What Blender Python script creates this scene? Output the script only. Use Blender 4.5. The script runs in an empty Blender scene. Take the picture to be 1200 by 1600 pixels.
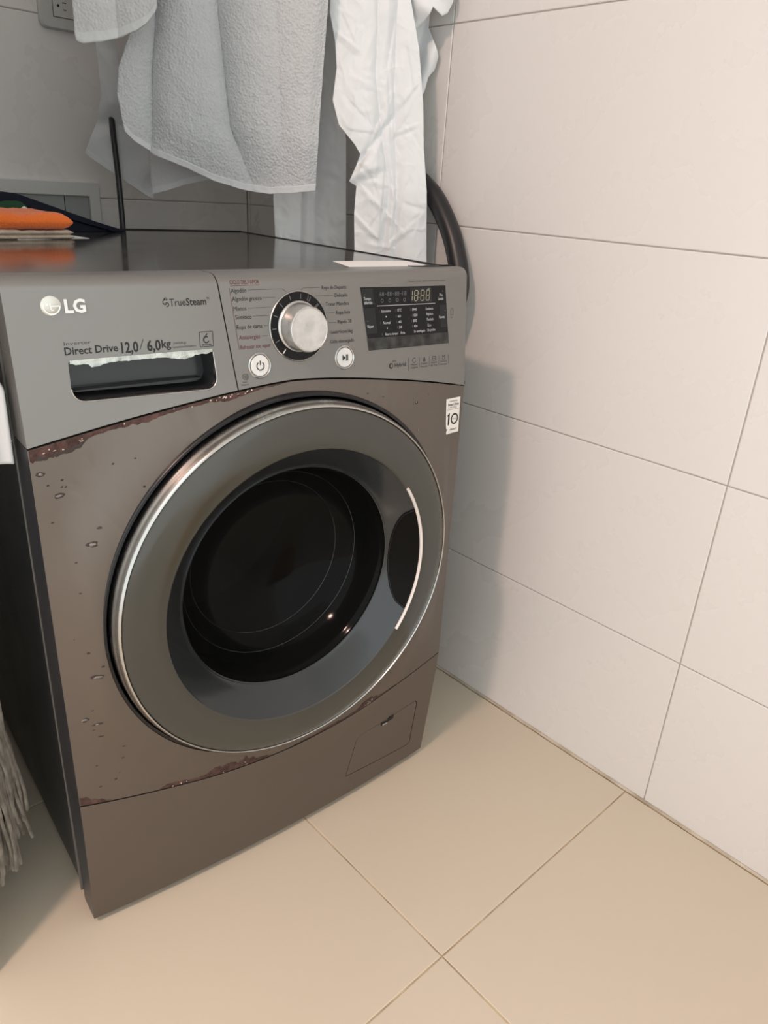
import bpy, bmesh, math, random
from mathutils import Vector, Matrix, noise
random.seed(7)
C = bpy.context.scene.collection
PI = math.pi

# ------------------------------------------------------------------ camera
YAW, PITCH, ROLL = 0.7676, -0.4149, 0.0644
f = Vector((math.sin(YAW)*math.cos(PITCH), math.cos(YAW)*math.cos(PITCH), math.sin(PITCH)))
r = Vector((math.cos(YAW), -math.sin(YAW), 0)); u = r.cross(f)
r2 = r*math.cos(ROLL)+u*math.sin(ROLL); u2 = -r*math.sin(ROLL)+u*math.cos(ROLL)
cd = bpy.data.cameras.new('camera'); cam = bpy.data.objects.new('camera', cd); C.objects.link(cam)
m = Matrix((( r2.x, u2.x, -f.x, -0.2155), (r2.y, u2.y, -f.y, -0.7358), (r2.z, u2.z, -f.z, 0.9560), (0, 0, 0, 1)))
cam.matrix_world = m
cd.sensor_fit = 'VERTICAL'; cd.sensor_height = 36; cd.sensor_width = 27
cd.lens = 1146.54/1600*36; cd.clip_start = 0.01
bpy.context.scene.camera = cam

# ------------------------------------------------------------------ world, lights, exposure
vs = bpy.context.scene.view_settings
bpy.context.scene.display_settings.display_device = 'sRGB'
vs.view_transform = 'Standard'; vs.look = 'None'; vs.gamma = 1; vs.use_curve_mapping = False; vs.exposure = 0.0
w = bpy.data.worlds.new('world'); bpy.context.scene.world = w; w.use_nodes = True
w.node_tree.nodes['Background'].inputs[0].default_value = (0.97, 1.0, 0.985, 1)
w.node_tree.nodes['Background'].inputs[1].default_value = 1.60
def area(name, loc, tgt, size, power, col, shape='DISK', sy=None):
    l = bpy.data.lights.new(name, 'AREA'); l.shape = shape; l.size = size
    if sy: l.size_y = sy
    l.energy = power; l.color = col
    o = bpy.data.objects.new(name, l); C.objects.link(o); o.location = loc
    o.rotation_euler = (Vector(tgt)-Vector(loc)).to_track_quat('-Z', 'Y').to_euler()
    return o
area('ceiling_lamp_light', (-1.12, -0.49, 2.30), (-1.12, -0.49, 0), 0.17, 31, (1.0, 0.66, 0.54))

# ------------------------------------------------------------------ materials
def mat(name, col, rough=.5, metal=0., **k):
    m = bpy.data.materials.new(name); m.use_nodes = True
    b = m.node_tree.nodes['Principled BSDF']
    b.inputs['Base Color'].default_value = (*col, 1); b.inputs['Roughness'].default_value = rough
    b.inputs['Metallic'].default_value = metal
    for kk, v in k.items(): b.inputs[kk.replace('_', ' ')].default_value = v
    return m
def N(m, t, **k):
    n = m.node_tree.nodes.new(t)
    for a, v in k.items(): setattr(n, a, v)
    return n
def LK(m, a, b): m.node_tree.links.new(a, b)
def bump(m, scale, strength, dist=.001, detail=4, kind='noise', stretch=None, mixcol=None, rough_var=None):
    """object-space noise: fine relief and, optionally, a slow colour drift"""
    b = m.node_tree.nodes['Principled BSDF']
    tc = N(m, 'ShaderNodeTexCoord'); src = tc.outputs['Object']
    if stretch:
        mp = N(m, 'ShaderNodeMapping'); mp.inputs['Scale'].default_value = stretch
        LK(m, src, mp.inputs['Vector']); src = mp.outputs[0]
    if kind == 'noise':
        n = N(m, 'ShaderNodeTexNoise'); n.inputs['Scale'].default_value = scale; n.inputs['Detail'].default_value = detail; out = n.outputs['Fac']
    else:
        n = N(m, 'ShaderNodeTexVoronoi'); n.inputs['Scale'].default_value = scale; out = n.outputs['Distance']
    LK(m, src, n.inputs['Vector'])
    if strength:
        bp = N(m, 'ShaderNodeBump'); bp.inputs['Strength'].default_value = strength; bp.inputs['Distance'].default_value = dist
        LK(m, out, bp.inputs['Height']); LK(m, bp.outputs[0], b.inputs['Normal'])
    if mixcol:
        c2, sc = mixcol
        n2 = N(m, 'ShaderNodeTexNoise'); n2.inputs['Scale'].default_value = sc; n2.inputs['Detail'].default_value = 5
        LK(m, tc.outputs['Object'], n2.inputs['Vector'])
        rp = N(m, 'ShaderNodeValToRGB'); wide = 'tile' in m.name; rp.color_ramp.elements[0].position = .2 if wide else .35; rp.color_ramp.elements[1].position = .85 if wide else .68
        rp.color_ramp.elements[0].color = b.inputs['Base Color'].default_value[:]; rp.color_ramp.elements[1].color = (*c2, 1)
        LK(m, n2.outputs['Fac'], rp.inputs[0]); LK(m, rp.outputs[0], b.inputs['Base Color'])
    if rough_var:
        lo, hi, sc = rough_var
        n3 = N(m, 'ShaderNodeTexNoise'); n3.inputs['Scale'].default_value = sc; n3.inputs['Detail'].default_value = 5
        LK(m, tc.outputs['Object'], n3.inputs['Vector'])
        mr = N(m, 'ShaderNodeMapRange'); mr.inputs[3].default_value = lo; mr.inputs[4].default_value = hi
        LK(m, n3.outputs['Fac'], mr.inputs[0]); LK(m, mr.outputs[0], b.inputs['Roughness'])
    return m

M = {}
M['pillow'] = bump(mat('pillowcase_cotton', (.90, .91, .92), .85), 70, .3, .002, detail=5)
M['wall_tile'] = bump(mat('wall_tile_glaze', (.72, .70, .68), .28), 3, .03, .002, mixcol=((.735, .712, .69), 2.2), rough_var=(.22, .34, 9))
M['wall_grout'] = bump(mat('wall_grout', (.42, .38, .35), .9), 200, .4, .0005)
M['floor_tile'] = bump(mat('floor_tile_glaze', (.60, .53, .425), .22), 4, .03, .002, mixcol=((.62, .548, .44), 3), rough_var=(.16, .30, 14))
M['floor_grout'] = bump(mat('floor_grout', (.62, .50, .33), .9), 150, .5, .0006, mixcol=((.30, .22, .14), 22))
M['caulk'] = bump(mat('joint_caulk', (.36, .29, .21), .7), 120, .6, .001, mixcol=((.60, .53, .42), 18))
M['plaster'] = bump(mat('wall_plaster', (.66, .66, .65), .8), 60, .15, .001)
M['ceiling'] = bump(mat('ceiling_paint', (.8, .8, .79), .9), 80, .1, .001)
SM = (.158, .138, .122)
M['body'] = bump(mat('stone_silver_paint', SM, .36, .75), 900, .05, .0003, stretch=(1, 1, 8), rough_var=(.31, .42, 6))
M['panel'] = bump(mat('silver_plastic', (.208, .206, .198), .33, .55), 900, .05, .0003, stretch=(1, 1, 8), rough_var=(.29, .38, 6))
M['side'] = bump(mat('side_paint_flange_shade', (.045, .047, .055), .33, .5), 300, .06, .0004, rough_var=(.25, .45, 7))  # cabinet side paint; on the flanges it stands in for dark reflections
M['deck'] = bump(mat('deck_paint', (.185, .182, .176), .13, .8), 2.5, .035, .004, rough_var=(.06, .19, 11))
M['chrome'] = bump(mat('chrome', (.52, .52, .505), .26, 1.), 30, .06, .0006, rough_var=(.16, .36, 40))
M['silver'] = bump(mat('satin_silver', (.66, .655, .64), .28, .85), 60, .1, .0003, mixcol=((.50, .50, .49), 70), rough_var=(.20, .42, 50))
M['white_btn'] = mat('button_silver', (.70, .70, .69), .35, .3)
M['black'] = bump(mat('black_gloss', (.006, .006, .007), .12, 0, Specular_IOR_Level=.22), 40, .1, .0003)
M['gasket'] = bump(mat('black_rim', (.010, .010, .012), .28), 60, .15, .0005)
M['glass_ring'] = bump(mat('smoked_glass_rim', (.038, .040, .036), .17, 0., Coat_Weight=.3, Coat_Roughness=.1), 5, .02, .002, mixcol=((.046, .045, .036), 4), rough_var=(.13, .25, 8))
M['cone'] = bump(mat('smoked_funnel', (.055, .060, .064), .15, .55), 6, .02, .002, rough_var=(.10, .2, 12))
M['drum'] = mat('drum_steel', (.35, .35, .35), .3, 1.)
M['rubber'] = mat('grey_rubber', (.10, .10, .105), .6)
M['ink'] = mat('dark_print', (.012, .011, .011), .6)
M['ink_grey'] = mat('grey_print', (.05, .047, .045), .6)
M['ink_red'] = mat('maroon_print', (.11, .018, .024), .6)
M['ink_white'] = mat('pale_print', (.55, .56, .57), .6)
M['ink_dim'] = mat('dim_print', (.11, .11, .115), .6)
M['ink_gold'] = mat('clock_segments', (.36, .33, .24), .5)
M['screen'] = mat('screen_black', (.009, .009, .011), .2, 0, Specular_IOR_Level=.2)
M['screen_soft'] = bump(mat('screen_worn_film', (.06, .062, .058), .5, 0, Specular_IOR_Level=.2), 20, 0, mixcol=((.018, .018, .02), 70))
M['screen_key'] = mat('screen_touch_zone', (.020, .021, .023), .3, 0, Specular_IOR_Level=.2)
M['pocket'] = bump(mat('pocket_plastic', (.018, .019, .021), .22), 30, .1, .0004)
M['label'] = mat('white_label', (.78, .76, .72), .5)
M['rust'] = bump(mat('peeled_rust', (.030, .010, .009), .75), 260, 1., .0014, mixcol=((.095, .045, .036), 90))
M['rust_dark'] = bump(mat('bare_primer', (.030, .020, .019), .55), 300, .6, .0008)
M['flake'] = bump(mat('lifted_lacquer', (.62, .56, .50), .25, .5), 200, .6, .0006)
M['terry'] = bump(mat('terry_cotton', (.50, .52, .535), .95, Sheen_Weight=.3), 270, .8, .0020, kind='voronoi')
M['terry_grey'] = bump(mat('terry_cotton_worn', (.55, .56, .565), .95, Sheen_Weight=.3), 270, .7, .0016, kind='voronoi')
M['weave'] = bump(mat('flat_cotton', (.60, .62, .635), .9), 700, .35, .0006, detail=2)
M['sheet'] = bump(mat('sheet_cotton', (.76, .79, .81), .85), 70, .25, .002, detail=5)
M['orange'] = bump(mat('orange_microfibre', (.95, .20, .025), .95, Sheen_Weight=.3), 380, 1., .002, detail=3, mixcol=((.86, .16, .02), 14))
M['beige'] = bump(mat('beige_waffle', (.56, .48, .39), .95), 420, 1., .0016, detail=2, mixcol=((.44, .37, .30), 60))
M['navy'] = bump(mat('navy_vinyl', (.003, .005, .016), .55, 0, Specular_IOR_Level=.2), 60, .25, .0008)
M['green'] = bump(mat('green_cloth', (.008, .05, .02), .9), 300, .6, .001)
M['paper'] = mat('white_paper', (.80, .80, .80), .7)
M['hose'] = bump(mat('hose_rubber', (.011, .011, .013), .36), 9, .05, .001, rough_var=(.30, .46, 20))
M['cable'] = mat('cable_pvc', (.012, .013, .017), .4)
M['outlet'] = mat('outlet_plastic', (.50, .50, .48), .4)
M['slot'] = mat('slot_dark', (.006, .006, .006), .8)
M['frame_w'] = bump(mat('access_frame_plastic', (.60, .61, .59), .5), 30, .1, .0005)
M['mop'] = bump(mat('mop_yarn', (.36, .32, .27), .95), 500, .8, .001, mixcol=((.22, .19, .16), 60))
M['steel'] = mat('zinc_steel', (.5, .5, .5), .35, .9)
M['cord'] = mat('line_cord', (.55, .55, .52), .8)
M['lamp_body'] = mat('lamp_body', (.8, .8, .8), .5)
em = mat('lamp_diffuser', (1, .95, .9), .5); b = em.node_tree.nodes['Principled BSDF']
b.inputs['Emission Color'].default_value = (1, .9, .8, 1); b.inputs['Emission Strength'].default_value = 6; M['lamp_glow'] = em

# ------------------------------------------------------------------ mesh helpers
def link(name, me, m, parent=None, smooth=None):
    me.name = name
    o = bpy.data.objects.new(name, me); C.objects.link(o)
    if m is not None and not me.materials: me.materials.append(M[m] if isinstance(m, str) else m)
    if parent: o.parent = parent
    if smooth is not None:
        for p in me.polygons: p.use_smooth = True
        me.set_sharp_from_angle(angle=math.radians(smooth))
    return o
def obj(name, bm, m, parent=None, smooth=None):
    bmesh.ops.recalc_face_normals(bm, faces=bm.faces)
    me = bpy.data.meshes.new(name); bm.to_mesh(me); bm.free()
    return link(name, me, m, parent, smooth)
def tag(o, label, cat, group=None, kind=None):
    if label: o['label'] = label
    if cat: o['category'] = cat
    if group: o['group'] = group
    if kind: o['kind'] = kind
    return o
def thing(name, label, cat, loc=(0, 0, 0), rz=0, group=None):
    o = bpy.data.objects.new(name, None); C.objects.link(o); o.location = loc; o.rotation_euler = (0, 0, rz)
    o.empty_display_size = .05
    return tag(o, label, cat, group)
def bevel(o, w, seg=2, ang=40):
    md = o.modifiers.new('bevel', 'BEVEL'); md.width = w; md.segments = seg; md.limit_method = 'ANGLE'; md.angle_limit = math.radians(ang)
    return o
def box(bm, x0, x1, y0, y1, z0, z1):
    v = [bm.verts.new((x, y, z)) for x in (x0, x1) for y in (y0, y1) for z in (z0, z1)]
    for q in ((0, 1, 3, 2), (4, 6, 7, 5), (0, 4, 5, 1), (2, 3, 7, 6), (0, 2, 6, 4), (1, 5, 7, 3)): bm.faces.new([v[i] for i in q])
    return bm
def tube(bm, pts, rad, n=10, cap=True):
    pts = [Vector(p) for p in pts]; rings = []; prev = None
    for i, p in enumerate(pts):
        t = (pts[min(i+1, len(pts)-1)]-pts[max(i-1, 0)]).normalized()
        if prev is None:
            a = Vector((0, 0, 1)) if abs(t.z) < .9 else Vector((1, 0, 0)); s = t.cross(a).normalized()
        else: s = (prev - t*prev.dot(t)).normalized()
        prev = s; q = t.cross(s); rr = rad(i/(len(pts)-1)) if callable(rad) else rad
        rings.append([bm.verts.new(p + (s*math.cos(k*2*PI/n)+q*math.sin(k*2*PI/n))*rr) for k in range(n)])
    for a, b in zip(rings, rings[1:]):
        for k in range(n): bm.faces.new((a[k], a[(k+1) % n], b[(k+1) % n], b[k]))
    if cap: bm.faces.new(rings[0][::-1]); bm.faces.new(rings[-1])
    return bm
def lathe(bm, cx, cz, prof, n=96, close=False, a0=0, a1=2*PI, yf=None):
    """turn a (radius, y) profile about the axis parallel to y through (cx, cz)"""
    full = abs(a1-a0-2*PI) < 1e-6; cnt = n if full else n+1; rings = []
    for rr, y in prof:
        if rr < 1e-6: rings.append([bm.verts.new((cx, y, cz))]*cnt); continue
        rings.append([bm.verts.new((cx+rr*math.cos(a0+(a1-a0)*k/n), y, cz+rr*math.sin(a0+(a1-a0)*k/n))) for k in range(cnt)])
    pairs = list(zip(rings, rings[1:])) + ([(rings[-1], rings[0])] if close else [])
    for a, b in pairs:
        for k in range(n):
            j = (k+1) % cnt; vs_ = []
            for v in (a[k], a[j], b[j], b[k]):
                if v not in vs_: vs_.append(v)
            if len(vs_) > 2:
                try: bm.faces.new(vs_)
                except ValueError: pass
    return bm
def fill(bm, loops, y=0.):
    es = []
    for lp in loops:
        vv = [bm.verts.new((x, y, z)) for x, z in lp]
        es += [bm.edges.new((vv[i], vv[(i+1) % len(vv)])) for i in range(len(vv))]
    bmesh.ops.triangle_fill(bm, edges=es, use_beauty=True, use_dissolve=False)
    return bm
def slab(loops, S, thick, zcuts=(), xcuts=(), off=0.):
    bm = bmesh.new(); fill(bm, loops)
    for z in zcuts: bmesh.ops.bisect_plane(bm, geom=bm.verts[:]+bm.edges[:]+bm.faces[:], plane_co=(0, 0, z), plane_no=(0, 0, 1))
    for x in xcuts: bmesh.ops.bisect_plane(bm, geom=bm.verts[:]+bm.edges[:]+bm.faces[:], plane_co=(x, 0, 0), plane_no=(1, 0, 0))
    fr = [v for v in bm.verts]
    ret = bmesh.ops.extrude_face_region(bm, geom=bm.faces[:], use_keep_orig=True)
    new = set(v for v in ret['geom'] if isinstance(v, bmesh.types.BMVert))
    for v in bm.verts:
        s = S(v.co.x, v.co.z)-off
        v.co.y = (thick(s) if callable(thick) else s+thick) if v in new else s
    return bm
def smoothstep(a, b, x):
    t = max(0, min(1, (x-a)/(b-a))); return t*t*(3-2*t)
def interp(tab, x):
    if x <= tab[0][0]: return tab[0][1]
    for (a, va), (b, vb) in zip(tab, tab[1:]):
        if x <= b: return va+(vb-va)*(x-a)/(b-a) if b > a else vb
    return tab[-1][1]

# ------------------------------------------------------------------ the room
XW, YC, XP = 0.8205, 0.8702, -0.13
TW, TH, H0, JY = 0.6112, 0.3065, 0.2894, -0.3634
ZC = 2.43
def structure(name, bm, m, parent=None, smooth=None): return tag(obj(name, bm, m, parent, smooth), None, None, None, 'structure')
G = .0010
tile_cache = {}
def tile_mesh(w_, h_, t, axis, m):
    k = (round(w_, 4), round(h_, 4), axis, m)
    if k not in tile_cache:
        bm = bmesh.new()
        a, b_, e = w_/2-G, h_/2-G, .0012
        if axis == 'x': P = lambda p, q, d: (d, p, q)       # faces -x
        elif axis == 'y': P = lambda p, q, d: (p, d, q)     # faces -y
        else: P = lambda p, q, d: (p, q, -d)                # faces up
        r0 = [bm.verts.new(P(p, q, t)) for p, q in ((-a, -b_), (a, -b_), (a, b_), (-a, b_))]
        r1 = [bm.verts.new(P(p, q, e*.6)) for p, q in ((-a, -b_), (a, -b_), (a, b_), (-a, b_))]
        r2_ = [bm.verts.new(P(p, q, 0)) for p, q in ((-a+e, -b_+e), (a-e, -b_+e), (a-e, b_-e), (-a+e, b_-e))]
        for A, B in ((r0, r1), (r1, r2_)):
            for i in range(4): bm.faces.new((A[i], A[(i+1) % 4], B[(i+1) % 4], B[i]))
        bm.faces.new(r2_); bm.faces.new(r0[::-1])
        bmesh.ops.recalc_face_normals(bm, faces=bm.faces)
        me = bpy.data.meshes.new('tile'); bm.to_mesh(me); bm.free(); me.materials.append(M[m]); tile_cache[k] = me
    return tile_cache[k]
def place_tile(parent, loc, w_, h_, axis, m):
    o = bpy.data.objects.new('tile', tile_mesh(w_, h_, .0075, axis, m)); C.objects.link(o); o.parent = parent; o.location = loc
    k = .00025
    o.rotation_euler = (random.uniform(-k, k), random.uniform(-k, k), random.uniform(-k, k))
    return o
def spans(start, step, lo, hi, first=None):
    cuts = [lo]; x = start
    while x > lo: x -= step
    while x < hi:
        if x > lo+1e-4: cuts.append(x)
        x += step
    cuts.append(hi); return [(a, b_) for a, b_ in zip(cuts, cuts[1:]) if b_-a > .01]
rows = [(0.002, H0)] + [(H0+i*TH, min(ZC, H0+(i+1)*TH)) for i in range(7)]
bm = bmesh.new(); box(bm, XW+.0016, XW+.12, -2.3, YC+.12, -.02, ZC); wr = structure('wall_right', bm, 'wall_grout')
for y0, y1 in spans(JY, TW, -2.3, YC):
    for z0, z1 in rows: place_tile(wr, (XW, (y0+y1)/2, (z0+z1)/2), y1-y0, z1-z0, 'x', 'wall_tile')
bm = bmesh.new(); box(bm, -1.7, XW+.0016, YC+.0016, YC+.12, -.02, ZC)
wb = structure('wall_back', bm, 'wall_grout')
for x0, x1 in spans(XW, TW, -1.7, XW):
    for z0, z1 in rows:
        # the tiles are cut out round the recessed supply box
        place_tile(wb, ((x0+x1)/2, YC, (z0+z1)/2), x1-x0, z1-z0, 'y', 'wall_tile')
bm = bmesh.new(); box(bm, XP-.10, XP, .02, YC, -.02, 1.80); structure('added_shade_wall', bm, 'plaster')  # unseen partition, added and sized to shade towels, back wall and floor
bm = bmesh.new(); box(bm, -1.7, XW+.0016, -2.3, YC+.0016, -.08, -.0016); fl = structure('floor', bm, 'floor_grout')
FX, FY, FT = .3403, -.3306, .6112
for x0, x1 in spans(FX, FT, -1.7, XW-.004):
    for y0, y1 in spans(FY, FT, -2.3, YC-.004): place_tile(fl, ((x0+x1)/2, (y0+y1)/2, 0), x1-x0, y1-y0, 'z', 'floor_tile')
bm = bmesh.new(); box(bm, -1.7, XW+.12, -2.3, YC+.12, ZC, ZC+.08); structure('ceiling', bm, 'ceiling')
# dirty caulk bead along the foot of the right wall
bm = bmesh.new(); n = 160; prev = None
for i in range(n+1):
    y = -2.2+(YC-.02+2.2)*i/n; q = .0035*(1+.35*noise.noise(Vector((y*19, 0, 0))))
    ring = [bm.verts.new(p) for p in ((XW-.0002, y, .0001), (XW-q, y, .0001), (XW-q*.55, y, q*.55), (XW-.0002, y, q*1.1))]
    if prev:
        for k in range(4): bm.faces.new((prev[k], prev[(k+1) % 4], ring[(k+1) % 4], ring[k]))
    prev = ring
structure('trim_1', bm, 'caulk', None, 40)

# ------------------------------------------------------------------ washing machine
wm = thing('washing_machine', 'scuffed stone silver front-loading washing machine with big round smoked door, standing on the tiled floor',
           'washing machine', (0, 0, 0), -0.0737)
DX, DZ = .304, .4675                  # door axis
ZT = .861
def seam(x):                         # arc under the control panel
    d = abs(x-.3); return .6985+.0415*max(0, 1-(d/.3)**1.5)
def kick(x):                         # arc above the plinth
    d = abs(x-.3); return .2345-.0445*max(0, 1-(d/.3)**1.8)
def bow(x): return .015*max(0, 1-((x-.3)/.3)**2)
def dish(x, z):                      # the body swells to meet the door surround
    d = math.hypot(x-DX, z-DZ)
    return max(0, .018-bow(x))*(1-smoothstep(.258, .325, d))*smoothstep(0, .045, min(x, .6-x))*(1-smoothstep(.70, .76, z))
def S(x, z): return S0(x, z)-bow(x)-dish(x, z)
def fixp(x, z):                      # carry a point of the flat layout onto the bowed front
    b_ = bow(x); q = (x, z)
    for _ in range(3):
        k_ = b_/.7497; q = (x+(-.1607-x)*k_, z+(.956-z)*k_); b_ = bow(q[0])
    return q
XC = [.02*i for i in range(1, 30)]
def S0(x, z):
    if z >= .70:
        y = .018*(z-.70)/.161
        t = z-(ZT-.012)
        if t > 0: y += .012-math.sqrt(max(0, .012**2-min(t, .012)**2))
        return y
    if z >= .2335: return -.006*(.70-z)/.4665
    return -.006+.0194*((.2335-z)/.2235)**1.15
NS = 48
def arc(fn, x0, x1, dz, n=NS): return [(x0+(x1-x0)*i/n, fn(x0+(x1-x0)*i/n)+dz) for i in range(n+1)]
zc_top = [.845, .8495, .852, .8545, .857, .859, .8602]
def splitx(z): return .2183+(.8579-z)*(.0165/.127)

def flange(o):                        # wrapped-round sides: same body paint, coloured dark to imitate dark reflections
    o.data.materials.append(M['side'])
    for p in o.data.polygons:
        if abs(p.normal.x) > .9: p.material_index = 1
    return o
# cabinet
bm = bmesh.new(); box(bm, .004, .596, .052, .668, .022, .852)
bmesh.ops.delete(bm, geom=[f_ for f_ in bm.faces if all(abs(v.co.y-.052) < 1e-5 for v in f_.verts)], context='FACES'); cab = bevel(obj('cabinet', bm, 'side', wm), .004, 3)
bm = bmesh.new(); box(bm, -.0012, .0045, .0525, .0550, .03, .852); obj('side_strip', bm, 'panel', wm)
# front panel with a round opening
hole = [(DX+.2575*math.cos(2*PI*i/96), DZ+.2575*math.sin(2*PI*i/96)) for i in range(96)]
top = arc(seam, .0, .6, -.0012); bot = arc(kick, .6, .0, .0012)
bm = slab([top+bot, hole], S, lambda s: .052, zcuts=[.21+.02*i for i in range(25)], xcuts=XC)
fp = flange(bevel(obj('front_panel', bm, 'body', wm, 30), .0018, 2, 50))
# plinth with the pump-filter hatch opening
zb = .0115
hp = [(.4245, .0405), (.5615, .0405), (.5665, .046), (.5665, .138), (.5615, .1435), (.449, .1225), (.436, .1165), (.4215, .050), (.4215, .0435)]
hp = [(.4225, .040), (.560, .040), (.5655, .045), (.5665, .139), (.562, .1445), (.452, .1255), (.4385, .1195), (.436, .114)]
hp = [fixp(*q) for q in hp]
kp = arc(kick, .0, .6, -.0012)+[(.598, zb), (.002, zb)]
bm = slab([kp, hp], S, lambda s: .052, zcuts=[.03, .05, .07, .09, .11, .13, .15, .17, .19, .21], xcuts=XC)
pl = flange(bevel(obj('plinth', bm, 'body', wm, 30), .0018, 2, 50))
bm = bmesh.new(); box(bm, .41, .575, .03, .05, .03, .155); obj('hatch_recess', bm, 'slot', wm)
cx, cz = .491, .094
hp0 = hp; hi = [(cx+(x-cx)*.985, cz+(z-cz)*.975) for x, z in hp]
hatch = obj('filter_hatch', slab([hi], S, .006, zcuts=[.05, .07, .09, .11], xcuts=XC, off=-.0002), 'body', wm, 30)
bevel(hatch, .0008, 1, 50)
bm = bmesh.new()
for pts, yy in ((((.488, .1235), (.513, .1290), (.513, .1365), (.503, .1345), (.503, .1275), (.488, .1305)), .0012),):
    pts = [fixp(*q) for q in pts]; a = [bm.verts.new((x, S(x, z)-yy, z)) for x, z in pts]; bm.faces.new(a)
    e = bmesh.ops.extrude_face_region(bm, geom=bm.faces[:], use_keep_orig=True); bmesh.ops.translate(bm, verts=[v for v in e['geom'] if isinstance(v, bmesh.types.BMVert)], vec=(0, .001, 0))
obj('latch_slot', bm, 'slot', hatch)
bm = bmesh.new(); lx, lz = fixp(.494, .1262); box(bm, lx-.005, lx+.005, S(lx, lz)-.0024, S(lx, lz)+.002, lz-.001, lz+.001); obj('latch_tab', bm, 'silver', hatch)
# feet
for i, (fx, fy) in enumerate(((.045, .085), (.555, .085), (.045, .62), (.555, .62))):
    bm = bmesh.new(); bmesh.ops.create_cone(bm, cap_ends=True, segments=20, radius1=.022, radius2=.016, depth=.0215, matrix=Matrix.Translation((fx, fy, .0112)))
    obj('foot', bm, 'rubber', wm, 40)

bm = bmesh.new(); tube(bm, [(.598, .012, .688), (.6055, .010, .690), (.6075, .010, .700), (.603, .011, .706)], .0032, 10); obj('side_clip', bm, 'gasket', wm, 50)
# top deck: slightly sunk dark glossy sheet with a rolled rim
bm = bmesh.new(); box(bm, .001, .599, .046, .672, .850, .8585); dk = bevel(obj('top_deck', bm, 'deck', wm, 40), .003, 3)
bm = bmesh.new(); tube(bm, [(.5975, .05, .8585), (.5975, .67, .8585)], .0016, 8); tube(bm, [(.5975, .6695, .8585), (.003, .6695, .8585)], .0022, 8)
obj('deck_rim', bm, 'gasket', dk, 40)
bm = bmesh.new(); box(bm, .0005, .5995, .0445, .0475, .84, .8592); obj('deck_joint', bm, 'gasket', dk)
for x0, x1 in ((.285, .325), (.38, .39), (.235, .262), (.112, .120)):
    bm = bmesh.new(); box(bm, x0, x1, .040, .0452, .8585, .8602); obj('joint_clip', bm, 'black', dk)
bm = bmesh.new(); box(bm, .52, .598, .040, .052, .8588, .8618); obj('end_cap', bm, 'black', dk)

# drawer front (left) and fascia (right)
SPL = [fixp(splitx(z), z) for z in (.7325, .745, .76, .775, .79, .805, .82, .835, .8475, .8578)]
SPL[-1] = (SPL[-1][0], ZT); xs_ = SPL[0][0]; SPL[0] = (xs_, seam(xs_)+.001)
dr_out = [(.0, ZT)]+[(.0, .79)]+arc(seam, .0, xs_-.0007, .0010, 20)+[(x-.0007, z) for x, z in SPL[1:]]
def rnd(pts, n=6):                   # pts: (x, z, r) -> rounded polygon
    out = []
    for i, (x, z, r_) in enumerate(pts):
        p = Vector((x, z)); a = (Vector(pts[i-1][:2])-p).normalized(); b_ = (Vector(pts[(i+1) % len(pts)][:2])-p).normalized()
        if r_ <= 0: out.append((x, z)); continue
        h = a.angle(b_)/2; d = r_/math.tan(h); c = p+(a+b_).normalized()*(r_/math.sin(h)); s, e = p+a*d-c, p+b_*d-c
        an = s.angle(e); sg = 1 if s.x*e.y-s.y*e.x > 0 else -1
        for k in range(n+1):
            t = sg*an*k/n; out.append((c.x+s.x*math.cos(t)-s.y*math.sin(t), c.y+s.x*math.sin(t)+s.y*math.cos(t)))
    return out
pk = rnd([(.0508, .7802, .003), (.0500, .7395, .013), (.2105, .7365, .013), (.2070, .7800, .003)]); pk = [fixp(*q) for q in pk]
bm = slab([dr_out, pk], S, lambda s: .046, zcuts=[.71, .72, .73, .74, .75, .76, .79, .82]+zc_top, xcuts=XC)
dr = bevel(obj('detergent_drawer', bm, 'panel', wm, 30), .0016, 2, 50)
# recessed grip of the drawer
bm = bmesh.new(); c0 = (.124, .760); rings = []
for k, d, lift in ((1.0, .0, 0), (1.0, .006, 0), (.97, .024, 0), (.93, .030, .001)):
    rings.append([bm.verts.new((c0[0]+(x-c0[0])*(1-(1-k)*.3), S(x, z)+.0006+d, c0[1]+(z-c0[1])*k+lift)) for x, z in pk])
for a, b_ in zip(rings, rings[1:]):
    for i in range(len(pk)): bm.faces.new((a[i], a[(i+1) % len(pk)], b_[(i+1) % len(pk)], b_[i]))
bm.faces.new(rings[-1]); obj('grip_recess', bm, 'pocket', dr, 35)
bm = bmesh.new(); tube(bm, [(x, S(x, z)-.0002, z) for x, z in pk[7:22]], .0007, 6); obj('grip_edge', bm, 'silver', dr, 60)
bm = bmesh.new(); box(bm, .055, .192, .010, .024, .7490, .7500)
obj('grip_ledge', bm, 'pocket', dr)
# ragged chrome lip along the top of the grip
up, lo = [], []
for i in range(61):
    t = i/60; x = .0520+.1540*t
    up.append((x, .7812)); rag = (.0035*max(0, math.sin(t*PI*3.1+.3))**2*(t > .12)*(t < .86)+.0010*noise.noise(Vector((t*30, 0, 2))))
    lo.append((x, .7764-rag if .03 < t < .97 else .7778))
lip = obj('chrome_lip', slab([[fixp(*q) for q in up+lo[::-1]]], S, .006, off=.0010), 'chrome', dr, 50)
ML = bump(mat('worn_chrome_lip', (.58, .60, .57), .3, .8), 160, .9, .0015, mixcol=((.30, .33, .30), 90)); lip.data.materials[0] = ML

cp_out = [(x+.0007, z) for x, z in SPL[:0:-1]]+arc(seam, xs_+.0007, .6, .0010, 30)+[(.6, .79), (.6, ZT)]
bm = slab([cp_out], S, lambda s: .046, zcuts=[.70, .71, .72, .73, .74, .75, .76, .78, .80, .82]+zc_top, xcuts=XC)
cp = bevel(obj('control_panel', bm, 'panel', wm, 30), .0018, 2, 50)
cp['label'] = 'silver control panel with cycle names, dial and screen'

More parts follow.
